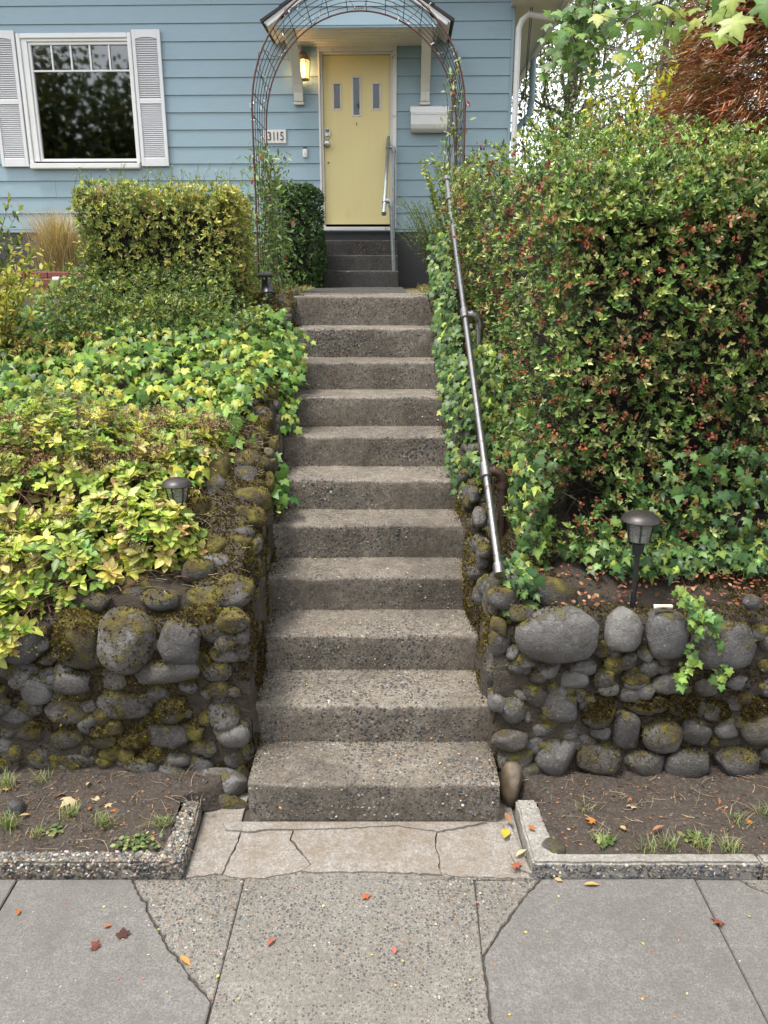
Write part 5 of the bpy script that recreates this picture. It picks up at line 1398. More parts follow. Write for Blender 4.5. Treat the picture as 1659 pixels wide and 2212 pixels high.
# ------------------------------------------------------------------ other garden plants on the left
def stems_plant(name, label, cat, base, n, h, spread, leafn, tm, L, cols, mat='leaf', arch=.3, lean=(0,0), w=None, stemr=.003, stemmat='twig', droop=.0):
    r = empty(name, base, label, cat); b = np.array(base, float)
    Ps, Ds, Ns = [], [], []; st_pts = []
    for i in range(n):
        a = rng.uniform(0,6.28); rad = spread*math.sqrt(rng.random()); hh = h*rng.uniform(.6,1.1)
        p0 = np.array([math.cos(a)*rad*.25, math.sin(a)*rad*.25, 0]); d = np.array([math.cos(a)*rad + lean[0], math.sin(a)*rad + lean[1], 0])
        ts = np.linspace(0,1,7); pts = p0 + d*(ts[:,None]**1.4) + UP*(hh*(ts - arch*ts**3))[:,None] + rng.normal(0,.008,(7,3))
        MBt.tube([tuple(q) for q in pts], [stemr*(1-.7*t) for t in ts], 4) if False else st_pts.append(pts)
        for t in rng.uniform(.15,1.0,leafn):
            j = min(int(t*6),5); f = t*6-j; q = pts[j]*(1-f)+pts[j+1]*f; tan = unit((pts[j+1]-pts[j])[None])[0]
            Ps.append(q); dd = unit((rnd_unit(1)[0] - tan*0 + tan*.4 - UP*droop)[None])[0]; Ds.append(dd); Ns.append(unit((UP + rnd_unit(1)[0]*.6)[None])[0])
    mb = MB()
    for pts in st_pts: mb.tube([tuple(q) for q in pts], [stemr*(1-.65*t) for t in np.linspace(0,1,7)], 4)
    link('stems', mb.mesh('stems'), M[stemmat], r, 'stuff')
    P = np.array(Ps); m = len(P)
    if m: foliage(r, 'foliage', tm, P, np.array(Ds), np.array(Ns), L*rng.uniform(.6,1.25,m), palette(m, cols, w, .18), M[mat])
    return r
YG = [(.30,.32,.05),(.42,.40,.06),(.18,.25,.045),(.50,.44,.10)]
stems_plant('leafy_shrub', 'loose yellow leaved shrub at the left edge above the ivy', 'shrub', (-2.45,5.2,1.65), 40, .85, .42, 44, tscale(OVAL,1.0), .042, YG, 'leaf', .25)
stems_plant('leafy_shrub', 'upright green weed before the dry grass at the left edge', 'plant', (-2.95,6.2,1.98), 26, .8, .35, 34, tscale(LANCE,1.2), .06, [(.16,.22,.05),(.28,.30,.06),(.10,.15,.04)], 'leaf', .15)
stems_plant('willow_weed', 'drooping narrow leaved plant hanging over the ivy at far left', 'plant', (-2.12,5.3,1.62), 26, .45, .42, 46, tscale(LANCE,.9), .045, [(.28,.31,.06),(.40,.36,.08),(.18,.25,.05),(.40,.22,.07)], 'leaf', .75, (0,-.25), droop=.5)
stems_plant('willow_weed', 'pale feathery sprig leaning out of the ivy before the clipped hedge', 'plant', (-1.45,5.45,1.76), 14, .42, .28, 40, tscale(LANCE,.9), .032, [(.20,.27,.06),(.28,.31,.07)], 'leaf', .4, (.05,-.2))
stems_plant('willow_weed', 'fine leaved green sprig in front of the clipped hedge', 'plant', (-1.62,6.0,1.9), 16, .62, .2, 60, tscale(LANCE,.8), .030, [(.15,.24,.06),(.20,.27,.07)], 'leaf', .15, (0,-.06))
def grass(name, label, cat, base, n, h, spread, wid, cols, arch=.6, mat='dry', up=.8, kind=None, jitter=.05):
    r = empty(name, base, label, cat); P = rng.normal(0, jitter, (n,3))*np.array([1,1,0]); a = rng.uniform(0,6.28,n); rad = spread*rng.random(n)**.6
    segs = 5; V, T, C = [], [], []; H = h*rng.uniform(.55,1.05,n); c0 = palette(n, cols, None, .18)
    sd_ = np.stack([-np.sin(a), np.cos(a), np.zeros(n)],1); dr = np.stack([np.cos(a), np.sin(a), np.zeros(n)],1)
    for s in range(segs):
        t = s/(segs-1); c = P + dr*(rad*t**1.7)[:,None] + UP*(H*(t-arch*.5*t**3))[:,None]; ww = wid*(1-t**2*.95)
        V.append(c-sd_*ww); V.append(c+sd_*ww)
    V = np.stack(V,1); q = []
    for s in range(segs-1): a0 = 2*s; q += [(a0,a0+1,a0+3),(a0,a0+3,a0+2)]
    T = np.array(q)[None] + (np.arange(n)*2*segs)[:,None,None]
    link('blades', np_mesh('blades', V.reshape(-1,3), T.reshape(-1,3), np.repeat(c0,2*segs,0)), M[mat], r, 'stuff'); return r
STRAW = [(.42,.32,.14),(.52,.41,.20),(.33,.25,.11),(.58,.48,.28)]
gx = ony(128, 565, 8.4)
grass('ornamental_grass', 'fountain of dry straw coloured grass in front of the blue wall', 'grass', (gx.x, 8.4, 2.03), 1500, 1.0, .46, .0024, STRAW, .55, jitter=.07)
grass('iris_clump', 'iris clump with long arching pale green leaves among the spirea', 'plant', (-1.25,4.35,1.27), 10, .36, .30, .010, [(.30,.36,.08),(.38,.40,.10),(.24,.32,.07)], .9, 'leaf')
grass('iris_clump', 'bent yellowing strap leaves at the far left edge behind the spirea', 'plant', (-2.15,4.25,1.27), 22, .34, .34, .008, [(.34,.36,.08),(.40,.36,.12),(.20,.28,.06)], 1.1, 'leaf')
# brick edging and a white pipe end below the grass
bk = empty('brick_edging', (gx.x+.15, 7.75, 2.0), 'low weathered red brick edging left of the clipped hedge', 'edging')
bm_ = MB().box(0,.19,0,.09,0,.056).mesh('brick', bevel=.005, seg=1)
for r_ in range(3):
    for k in range(6):
        o = link('brick', bm_, M['brick'], bk); o.location = (-.62+k*.2+(r_%2)*.1, random.uniform(-.006,.006), -.01+r_*.064); o.rotation_euler = (0,0,random.uniform(-.02,.02))
pp = ony(138, 603, 7.4)
tag(MB().tube([(pp.x-.09,7.4,pp.z),(pp.x+.0,7.37,pp.z),(pp.x+.09,7.36,pp.z+.002)], .02, 10).build('pipe_end', M['white'], None, smooth=True), 'short white plastic pipe lying before the brick edging', 'pipe')

# dry lawn beside the landing and path
n = 26000; x = rng.uniform(-3.2, 1.1, n); y = 6.25 + 2.9*rng.random(n); k = ((x < -.72) | (x > .36)) ; k &= ~((x > .2) & (x < .36) & (y < 6.2)); k &= ~((x < -1.05) & (y < 6.9) & (x > -2.35))
x, y = x[k], y[k]; n = len(x); P = np.stack([x,y, 1.98+.01*rng.random(n)],1)
Vg, Tg, Cg = scatter(tscale(BLADE,.09), P, unit(UP*.8 + rnd_unit(n)*.8), rnd_unit(n), rng.uniform(.03,.085,n), palette(n, [(.26,.24,.07),(.36,.30,.12),(.18,.20,.05),(.44,.36,.18)], None, .2))
tag(link('lawn', np_mesh('lawn', Vg, Tg, Cg), M['dry']), 'short dry lawn on both sides of the garden path', 'grass', None, 'stuff')

# ------------------------------------------------------------------ plants right of the door and on the arch
stems_plant('rosemary', 'feathery green herb bush against the wall right of the door steps', 'shrub', (.60,8.6,2.0), 80, .95, .36, 110, tscale(LANCE,.55), .035, [(.09,.15,.045),(.14,.21,.06),(.20,.27,.08)], 'leaf', .15, (-.05,0))
stems_plant('leafy_shrub', 'light green shrub rising right of the door behind the handrail top', 'shrub', (.70,7.9,2.0), 46, 1.25, .34, 70, tscale(OVAL,.9), .045, [(.15,.24,.05),(.24,.31,.07),(.34,.36,.08)], 'leaf', .12)
# ================================================================== ARCH, RAILS, LIGHTS
AYF, AYB = 6.75, 7.52
aL = ony(545, 250, AYF); aR = ony(1003, 300, AYF)
acx = (aL.x + aR.x)/2; aw = (aR.x - aL.x)/2; azs = ony(545, 250, AYF).z; azap = ony(772, -46, AYF).z
ar = empty('garden_arch', (acx, AYF, ZL), 'rusty wire mesh garden arch spanning the path before the yellow door', 'arch')
def hoop(y):
    pts = [(-aw, y-AYF, -.05), (-aw, y-AYF, .4), (-aw, y-AYF, .9)]
    h = azs - ZL; H = azap - azs
    for k in range(0, 33):
        a = math.pi*(1 - k/32); pts.append((aw*math.cos(a), y-AYF, h + H*math.sin(a)**.92))
    return pts + [(aw, y-AYF, .9), (aw, y-AYF, .4), (aw, y-AYF, -.05)]
for y in (AYF, AYB): MB().tube(hoop(y), .0072, 7).build('hoop', M['rust'], ar, smooth=True)
NW = 6
for k in range(1, NW):
    y = AYF + (AYB-AYF)*k/NW; MB().tube(hoop(y), .0029, 5).build('wire', M['wire'], ar, smooth=True)
hp0 = [Vector(p) for p in hoop(AYF)]; Ls = [0]
for a, b in zip(hp0[:-1], hp0[1:]): Ls.append(Ls[-1] + (b-a).length)
s = .12
while s < Ls[-1]:
    i = max(j for j in range(len(Ls)) if Ls[j] <= s); i = min(i, len(hp0)-2); p = hp0[i].lerp(hp0[i+1], (s-Ls[i])/(Ls[i+1]-Ls[i]))
    sk = random.uniform(-.01,.01)
    MB().tube([(p.x*1.002, -.005, p.z), (p.x*1.002, AYB-AYF+.005, p.z+sk)], .0029, 5).build('wire', M['wire'], ar, smooth=True)
    s += .155
# string of small clear lights wound along the arch
sl = empty('string_lights', (acx, AYF, ZL), 'unlit string of tiny clear lights wound over the garden arch', 'string lights')
pts = []; blb = []
for k in range(240):
    f = k/239*.86 + .07; d = f*Ls[-1]; i = min(max(j for j in range(len(Ls)) if Ls[j] <= d), len(hp0)-2); p = hp0[i].lerp(hp0[i+1], (d-Ls[i])/(Ls[i+1]-Ls[i]))
    off = (math.sin(k*.33)*.5+.5)*(AYB-AYF); q = Vector((p.x*1.012, off, p.z+.01 + .01*math.sin(k*1.7))); pts.append(q)
    if k % 3 == 1: blb.append(q)
MB().tube(pts, .0022, 4).build('cord', M['wire'], sl)
bme = MB().tube([(0,0,0),(.010,0,-.016),(.017,0,-.03)], .0042, 5).mesh('bulb')
for q in blb:
    o = link('bulb', bme, M['lightcord'], sl); o.location = q; o.rotation_euler = (random.uniform(0,6), random.uniform(0,6), random.uniform(0,6))

# ---- climbing plants on the arch legs
def climber(name, label, xs_, y0, y1, z0, z1, n, width, cols, w, red=0, L=.058):
    r = empty(name, (xs_, (y0+y1)/2, z0), label, 'climber'); off = np.array(r.location)
    t = rng.random(n)**1.4; P = np.stack([xs_ + rng.normal(0,1,n)*width*(1-.45*t), rng.uniform(y0,y1,n), z0 + (z1-z0)*t],1)
    D = unit(rnd_unit(n) + np.array([0,-.3,.15])); N = unit(rnd_unit(n)*.7 + UP + TOCAM*.4)
    foliage(r, 'foliage', tscale(LANCE,1.15), P-off, D, N, L*rng.uniform(.6,1.25,n), palette(n, cols, w, .18), M['leaf'])
    if red:
        k = rng.choice(n, red, False); foliage(r, 'red_leaves', tscale(LANCE,1.2), P[k]-off+TOCAM*.05, unit(rnd_unit(red)*.5-UP), unit(TOCAM+rnd_unit(red)*.4), L*rng.uniform(.8,1.2,red), palette(red,[(.55,.05,.05),(.45,.08,.07)],None,.1), M['leaf'])
    mb = MB()
    for k in range(9):
        x = xs_ + random.uniform(-1,1)*width; p = []
        for j in range(7): f = j/6; p.append((x - xs_ + random.uniform(-.03,.03) - (x-xs_)*f*.5, random.uniform(y0,y1)-off[1] if j == 0 else p[-1][1]+random.uniform(-.03,.03), (z1-z0)*f*random.uniform(.9,1)))
        mb.tube(p, .003, 4)
    link('vines', mb.mesh('vines'), M['twig'], r, 'stuff')
climber('climbing_vine', 'leafy vine with a few red leaves climbing the left leg of the arch', aL.x+.05, AYF-.05, AYB, 2.0, 3.12, 1700, .12, [(.09,.16,.04),(.14,.22,.05),(.22,.29,.08),(.05,.09,.03)], (3,3,2,1.4), 16)
climber('climbing_vine', 'sparse vine with pale leaves on the right leg of the arch above the hedge', aR.x-.06, AYF, AYB, 2.7, 3.75, 210, .06, [(.20,.26,.09),(.30,.33,.12),(.12,.19,.05)], None, 4)

# ---- long black pipe handrail
ra, rb = Vector(ony(1079, 1238, 3.20)), Vector(ony(965, 386, 6.45))
hr = empty('handrail', (ra.x+.1, ra.y, 0.9), 'long black pipe handrail running up the right side of the stairs', 'handrail'); ho = Vector(hr.location)
MB().tube([ra-ho, rb-ho], .0180, 14).build('rail', M['rail'], hr, smooth=True)
dv = (rb-ra).normalized()
MB().tube([ra-ho-dv*.012, ra-ho+dv*.045], .025, 14).build('end_cap', M['rail'], hr, smooth=True)
MB().tube([rb-ho+dv*.012, rb-ho-dv*.045], .025, 14).build('end_cap', M['rail'], hr, smooth=True)
def rail_post(t, side, down, mat, nm='post'):
    c = ra.lerp(rb, t) - ho
    MB().tube([c-dv*.045, c+dv*.045], .0275, 14).build('tee', M['rail'], hr, smooth=True)
    x1 = c.x + side
    pts = [c, c + Vector((side*.45,0,0)), c + Vector((side*.78,0,-.008)), c + Vector((side*.95,0,-.03)), c + Vector((side,0,-.06))]
    MB().tube(pts, .023, 12).build('elbow', mat, hr, smooth=True)
    MB().tube([c+Vector((side*.36,0,0)), c+Vector((side*.48,0,0))], .028, 12).build('collar', mat, hr, smooth=True)
    MB().tube([c+Vector((side,0,-.05)), c+Vector((side,0,-.08))], .028, 12).build('collar', mat, hr, smooth=True)
    MB().tube([c+Vector((side,0,-.05)), c+Vector((side+.004,.0,-down))], .0205, 12).build('post', mat, hr, smooth=True)
def t_at(v):
    lo, hi = 0., 1.
    for _ in range(40):
        m = (lo+hi)/2; p = ra.lerp(rb, m); h = CAM_H-p.z; D = p.y*cT+h*sT; y = 1106+F_PX*(h*cT-p.y*sT)/D
        if y > v: lo = m
        else: hi = m
    return lo
rail_post(t_at(1018), .085, .60, plain('brown_pipe', (.06,.035,.028), .5, .4, var=.35, sc=40)); rail_post(t_at(428), .08, .85, M['rail']); rail_post(.52, .09, .8, M['rail'])

# ---- short galvanised handrail at the door steps
gp = Vector(ony(852, 622, 9.02)); gp.z = ZL
g1 = Vector(ony(831, 434, 9.05)); g2 = Vector(ony(838, 318, 9.84))
gr = empty('handrail', (gp.x, gp.y, ZL), 'short galvanised pipe handrail beside the door steps', 'handrail'); go = Vector(gr.location)
gd = (g2-g1).normalized()
MB().tube([g1-gd*.20-go, g2+gd*.20-go], .021, 12).build('rail', M['galv'], gr, smooth=True)
for e in (g1-gd*.20, g2+gd*.20): MB().tube([e-go-gd*.022, e-go+gd*.022], .026, 12).build('end_cap', M['galv'], gr, smooth=True)
for g, fz in ((g1, ZL), (g2, ZL+.489)):
    c = g-go; sx_ = .065
    MB().tube([c-gd*.04, c+gd*.04], .0275, 12).build('tee', M['galv'], gr, smooth=True)
    MB().tube([c, c+Vector((sx_*.6,0,0)), c+Vector((sx_*.9,0,-.012)), c+Vector((sx_,0,-.045))], .023, 12).build('elbow', M['galv'], gr, smooth=True)
    MB().tube([c+Vector((sx_,0,-.03)), c+Vector((sx_,0,-.06))], .0275, 12).build('collar', M['galv'], gr, smooth=True)
    MB().tube([c+Vector((sx_,0,-.03)), Vector((gp.x+.0 if fz == ZL else c.x+go.x+sx_, c.y+go.y, fz+.0))-go], .0195, 12).build('post', M['galv'], gr, smooth=True)
    MB().lathe([(.052,0),(.052,.008),(.03,.012),(.027,.03)], (gp.x-go.x if fz == ZL else c.x+sx_, c.y, fz-ZL), 16).build('flange', M['bronze'], gr, smooth=True)

# ---- path lights
def path_light(label, base, stem, sc=1.0, tilt=0):
    r = empty('path_light', base, label, 'path light'); r.rotation_euler = (0, tilt, 0); r.scale = (sc,)*3
    MB().tube([(0,0,-.06),(0,0,stem)], .011, 10).build('stake', M['black'], r, smooth=True)
    MB().lathe([(.022,-.055),(.026,-.012),(.024,-.01),(.034,-.005),(.04,0)], (0,0,stem), 18).build('socket', M['black'], r, smooth=True)
    MB().lathe([(.044,0),(.056,.085)], (0,0,stem), 20, False).build('glass', M['pathglass'], r, smooth=True)
    mb = MB()
    for k in range(6):
        a = 2*math.pi*k/6 + .3; mb = MB().tube([(.047*math.cos(a),.047*math.sin(a),stem), (.052*math.cos(a),.052*math.sin(a),stem+.03), (.060*math.cos(a),.060*math.sin(a),stem+.088)], .0032, 5)
        mb.build('rib', M['black'], r)
    MB().lathe([(.058,.083),(.080,.086),(.081,.09),(.074,.103),(.055,.117),(.03,.125),(.004,.127)], (0,0,stem), 24).build('cap', M['bronze'], r, smooth=True)
    MB().lathe([(.03,.0),(.028,.025),(.012,.03)], (0,0,stem), 12).build('led_cup', M['steel'], r, smooth=True)
lb_ = onz(1368, 1292, .865)
path_light('black lantern path light standing before the azalea hedge', lb_, .26, 1.0)
l2 = ony(380, 1026, 3.58)
path_light('black lantern path light half hidden in the spirea bush', (l2.x, 3.58, l2.z-.35), .265, .86)
# ---- solar spotlight by the top step
q = ony(577, 640, 5.75)
ssl = empty('solar_spotlight', (q.x, 5.75, q.z+.0), 'black solar spotlight on a stake left of the top step', 'spotlight')
MB().box(-.05,.05,-.035,.035,.135,.155).build('solar_panel', M['black'], ssl, bevel=.006).rotation_euler = (.25,0,0)
MB().tube([(0,.0,.08),(0,.0,.14)], .012, 8).build('neck', M['black'], ssl, smooth=True)
MB().tube([(-.012,.03,.105),(.0,.0,.06),(.012,-.04,.005)], [.026,.036,.05], 14).build('head', M['black'], ssl, smooth=True)
MB().tube([(.0135,-.044,.001),(.0138,-.0455,-.001)], .040, 14).build('lens', M['pathglass'], ssl, smooth=True)
MB().tube([(0,.01,.08),(0,.02,-.12)], .008, 6).build('stake', M['black'], ssl)

# ================================================================== loose stones, litter, fallen leaves, tufts
def rock(name, label, c, size, mat='stone0', rot=(0,0,0)):
    o, a, b = add_stone(None, c, size, rot, 0, name=name); o.material_slots[0].material = M[mat]; tag(o, label, 'rock'); return o
c = onz(36, 1752, .075); rock('loose_stone', 'round black stone lying in the soil strip at far left', (c.x, c.y, .085), (.042,.05,.046))
c = onz(1195, 1832, .06); rock('loose_stone', 'pale angular stone in the corner of the right kerb', (c.x, c.y, .06), (.046,.04,.044), 'stone0', (0,.6,.4))
c = onz(1200, 1290, .88); rock('loose_stone', 'mossy dome shaped boulder on top of the right wall', (c.x, 3.22, .87), (.125,.09,.085), 'stone1')
c = onz(1622, 1295, .9); rock('loose_stone', 'small grey stone on the red leaf litter above the right wall', (c.x, c.y, .89), (.035,.035,.03))
c = ony(455, 1050, 4.0); rock('loose_stone', 'large moss covered boulder beside the left path light', (c.x-.02, 4.0, 1.22), (.13,.14,.13), 'stone2')
c = onz(1430, 1318, .86); tag(MB().tube([(c.x-.035,c.y,.875),(c.x,c.y-.004,.88),(c.x+.04,c.y+.004,.874)], [.011,.007,.010], 8).build('bleached_stick', M['bone'], None, smooth=True), 'short pale bleached stick on the edge of the right wall', 'stick')

# red brown litter above the right wall
n = 2600; x = rng.uniform(.62, 3.0, n); y = rng.uniform(3.12, 3.45, n); k = (x > 1.45) | (rng.random(n) < .35); x, y = x[k], y[k]; n = len(x)
P = np.stack([x,y,hill(y)+.012+.02*rng.random(n)],1)
Vg, Tg, Cg = scatter(tscale(OVAL,1.1), P, unit(rnd_unit(n)*[1,1,.3]), unit(UP+rnd_unit(n)*.6), rng.uniform(.012,.032,n), palette(n,[(.18,.065,.035),(.26,.105,.05),(.12,.05,.028),(.30,.18,.10)],(3,2,2,1),.2))
tag(link('leaf_litter', np_mesh('leaf_litter', Vg, Tg, Cg), M['dry']), 'red brown leaf litter on the terrace above the right wall', 'leaf litter', None, 'stuff')
n = 900; y = rng.uniform(3.2,4.4,n); x = np.interp(y,[3.1,3.5,4.4],[-1.75,-1.25,-.9]) + rng.random(n)*(np.interp(y,[3.1,4.4],[-.62,-.64])-np.interp(y,[3.1,3.5,4.4],[-1.75,-1.25,-.9])); A = np.stack([x,y,hill(y)+.02],1); a = rng.uniform(0,6.28,n); B = A + np.stack([np.cos(a),np.sin(a),rng.uniform(0,.5,n)],1)*rng.uniform(.03,.11,(n,1))
tg = twigs(None, 'dry_grass', A, B, .0010, .0006, M['dry'], palette(n,[(.40,.31,.18),(.26,.18,.10),(.48,.40,.25)],None,.2)); tag(tg, 'dry grass stalks strewn over the crown of the left wall', 'dry grass')
# crumbs, twigs and needles on the soil strips, walls and steps
P = []
for x0, x1, m in ((-1.6, a_[0]-.09, 260), (c_[0]+.12, 1.75, 420)):
    x = rng.uniform(x0,x1,m); y = rng.uniform(KY1+.01, 3.05, m); P.append(np.stack([x,y,soilz(x,y)+.004],1))
P = np.concatenate(P); n = len(P)
Vg, Tg, Cg = scatter(OVAL, P, unit(rnd_unit(n)*[1,1,.2]), unit(UP+rnd_unit(n)*.5), rng.uniform(.006,.018,n), palette(n,[(.25,.12,.06),(.14,.09,.05),(.36,.22,.12),(.08,.055,.035)],(2,3,1,3),.2))
tag(link('leaf_crumbs', np_mesh('leaf_crumbs', Vg, Tg, Cg), M['dry']), 'brown leaf crumbs scattered over the soil strips', 'leaf litter', None, 'stuff')
n = 320; x = np.concatenate([rng.uniform(-1.6,-.75,n//2), rng.uniform(.62,1.8,n//2)]); y = rng.uniform(KY1+.02,3.06,n); A = np.stack([x,y,soilz(x,y)+.006],1); a = rng.uniform(0,6.28,n); B = A + np.stack([np.cos(a),np.sin(a),rng.normal(0,.15,n)],1)*rng.uniform(.02,.10,(n,1))
tg = twigs(None, 'dead_stalks', A, B, .0011, .0007, M['dry'], palette(n,[(.36,.28,.17),(.22,.15,.09),(.42,.35,.24)],None,.2)); tag(tg, 'thin dead stalks strewn over the soil strips', 'stalks')
n = 420; x = np.concatenate([rng.uniform(-1.6,-.74,n//2), rng.uniform(.60,1.8,n//2)]); y = rng.uniform(KY1+.01,3.06,n); pz = empty('gravel', (0,3,0)); pz['kind'] = 'stuff'
pebbles(pz, np.stack([x,y,soilz(x,y)],1), np.tile([[0,0,1.]],(n,1)), rng.uniform(.003,.010,n), [(.05,.045,.04),(.09,.075,.06),(.035,.03,.026)], (2,1,2))
# moss and grit caught where the treads meet the side walls
st_x, st_p = [], []
for i in range(11):
    m = 260; e = rng.exponential(.018, m); lf = rng.random(m) < .5; y1 = SY[i+1] if i < 10 else SY[i]+.4
    st_p.append(np.stack([np.where(lf, SL[i]+e, SR[i]-e), rng.uniform(SY[i]+.02, y1, m), np.full(m, SZ[i])],1))
    st_p.append(np.stack([rng.uniform(SL[i], SR[i], 60), y1 - rng.exponential(.008, 60), np.full(60, SZ[i])],1))
P = np.concatenate(st_p); n = len(P); Vg, Tg, Cg = scatter(TUFT, P, unit(UP+rnd_unit(n)*.6), rnd_unit(n), rng.uniform(.004,.011,n), palette(n, MOSSC, (2,3,2,.6,3), .25))
tag(link('stair_moss', np_mesh('stair_moss', Vg, Tg, Cg), M['moss']), 'brown moss and grit caught along the stair edges', 'moss', None, 'stuff')
# small plants in the strips
GR = [(.14,.22,.06),(.20,.27,.08),(.26,.27,.10),(.32,.28,.14)]
def tuft(u, v, label, n=40, h=.07, sp_=.06, cols=GR): 
    p = onz(u, v, .055); grass('grass_tuft', label, 'grass', (p.x, p.y, float(soilz(np.array(p.x),np.array(p.y)))-.004), n, h, sp_, .0016, cols, .5, 'leaf', jitter=.018)
for u, v, lab, n, h in [(150,1770,'grass tuft behind the left kerb beside the pale maple leaf',60,.075),(226,1785,'grass tuft in the middle of the left soil strip',70,.07),(352,1795,'small grass tuft near the corner of the left kerb',50,.055),(22,1795,'wide grass tuft below the round black stone',90,.085),(70,1812,'thin grass tuft against the left kerb',30,.05),(20,1720,'dry grass tuft above the round black stone',80,.09),(95,1705,'sparse grass tuft at the foot of the left wall',40,.06),
    (1402,1838,'tall grass tuft at the middle of the right kerb',30,.085),(1448,1832,'pale grass tuft in the middle of the right kerb',50,.075),(1302,1820,'weedy grass tuft near the angular stone',40,.07),(1512,1830,'spreading grass tuft right of the pale tuft',50,.065),(1575,1836,'low spiky grass tuft at the right end of the kerb',60,.06),(1255,1760,'small grass tuft under the right wall near the stairs',26,.05),(1595,1785,'fine grass tuft near the right picture edge',30,.05),(1652,1770,'dark grass tuft at the right picture edge',40,.07)]:
    tuft(u, v, lab, n, h)
def weed(u, v, label, n, rad, L):
    p = onz(u, v, .06); r = empty('weed', (p.x,p.y,.055), label, 'weed'); P = rng.normal(0,rad,(n,3))*np.array([1,.7,.15])+UP*.012
    foliage(r, 'foliage', tscale(OVAL,1.3), P, unit(rnd_unit(n)*[1,1,.3]), unit(UP+rnd_unit(n)*.4), L*rng.uniform(.6,1.2,n), palette(n,[(.08,.13,.04),(.13,.19,.05),(.22,.24,.08)],None,.2), M['leaf'])
weed(300,1820,'low broadleaf weed mat inside the left kerb',120,.045,.022); weed(118,1795,'flat green weed beside the left grass tufts',26,.02,.024); weed(1308,1820,'small green weed by the angular stone',24,.02,.03); weed(1500,1815,'dark leaf clump inside the right kerb',40,.025,.025)

# fallen leaves
def fleaf(u, v, z, label, tm, size, col, rot=None, tilt=.25, group=None, name='fallen_leaf'):
    p = onz(u, v, z); me = np_mesh(name, tm[0]*[1,1,1.6], tm[1], np.tile([[x*.8 for x in col]], (len(tm[0]),1))); me.materials.append(M['dry'])
    o = bpy.data.objects.new(name, me); COL.objects.link(o); o.location = (p.x, p.y, z+.004+size*.06); o.scale = (size,)*3
    o.rotation_euler = (random.uniform(-tilt,tilt), random.uniform(-tilt,tilt), rot if rot is not None else random.uniform(0,6.28))
    tag(o, label, 'leaf', group); return o
YEL = (.52,.40,.05); ORG = (.42,.14,.04); TAN = (.50,.36,.18); PALE = (.60,.46,.28); DRK = (.09,.035,.03); RED = (.34,.07,.05)
sz_ = .075
fleaf(157,1728,sz_,'pale tan maple leaf lying on the left soil strip',MAPLE,.062,PALE,2.6); fleaf(128,1720,sz_+.01,'brown maple leaf left of the pale maple leaf',MAPLE,.06,(.30,.12,.07),.4,.7)
fleaf(215,1733,sz_,'pale crumbling leaf right of the pale maple leaf',OVAL,.055,PALE,1.0); fleaf(235,1738,sz_,'second pale crumbling leaf on the left soil strip',MAPLE,.045,PALE,4.0); fleaf(237,1756,sz_,'orange curled leaf strip above the middle grass tuft',LANCE,.06,ORG,-1.3); fleaf(194,1752,sz_,'small orange leaf below the pale crumbling leaf',OVAL,.03,ORG,.5)
fleaf(350,1708,sz_,'red brown leaf under the left wall near the corner',OVAL,.045,RED,1.4); fleaf(394,1718,sz_,'pale green withered leaf at the left wall corner',MAPLE,.042,(.40,.36,.12),.3); fleaf(187,1700,sz_+.03,'small upright yellowish leaf at the foot of the left wall',LANCE,.05,PALE,.1,.6); fleaf(20,1707,sz_+.02,'tan leaf in the dry grass at far left',MAPLE,.045,TAN,1.0); fleaf(65,1762,sz_,'tan leaf beside the round black stone',OVAL,.04,TAN,2.0)
fleaf(1095,1793,.016,'bright yellow round leaf at the foot of the stairs by the right kerb',tscale(OVAL,1.3),.055,YEL,2.8,.1); fleaf(1104,1780,.03,'brown folded leaf above the bright yellow leaf',OVAL,.05,(.30,.17,.09),.3,.5); fleaf(1113,1854,.02,'pale pointed leaf beside the right kerb leg',LANCE,.065,PALE,-.9); fleaf(1122,1872,.02,'red brown crumpled leaf in the corner of the right kerb and apron',MAPLE,.04,(.36,.12,.06),1.0)
fleaf(1372,1748,sz_,'cream maple leaf in the middle of the right soil strip',MAPLE,.05,(.60,.50,.30),.2,.4); fleaf(1362,1724,sz_+.01,'orange winged seed below the right wall',LANCE,.06,ORG,2.7,.5); fleaf(1550,1720,sz_+.01,'brown winged seed standing at the foot of the right wall',LANCE,.06,(.40,.18,.08),3.0,.8); fleaf(1565,1755,sz_,'orange oval leaf on the right soil strip',OVAL,.05,ORG,.1); fleaf(1285,1776,sz_,'orange leaf left of the cream maple leaf',MAPLE,.04,(.5,.2,.04),1.2); fleaf(1408,1798,sz_,'pink brown winged seed before the tall grass tuft',LANCE,.06,(.42,.18,.10),-1.2); fleaf(1626,1778,sz_,'orange leaf lying flat near the right picture edge',OVAL,.045,ORG,1.5); fleaf(1352,1795,sz_,'small tan leaf left of the pink brown winged seed',OVAL,.035,TAN,.5); fleaf(1155,1796,sz_,'small orange leaf inside the right kerb leg',OVAL,.035,ORG,.6)
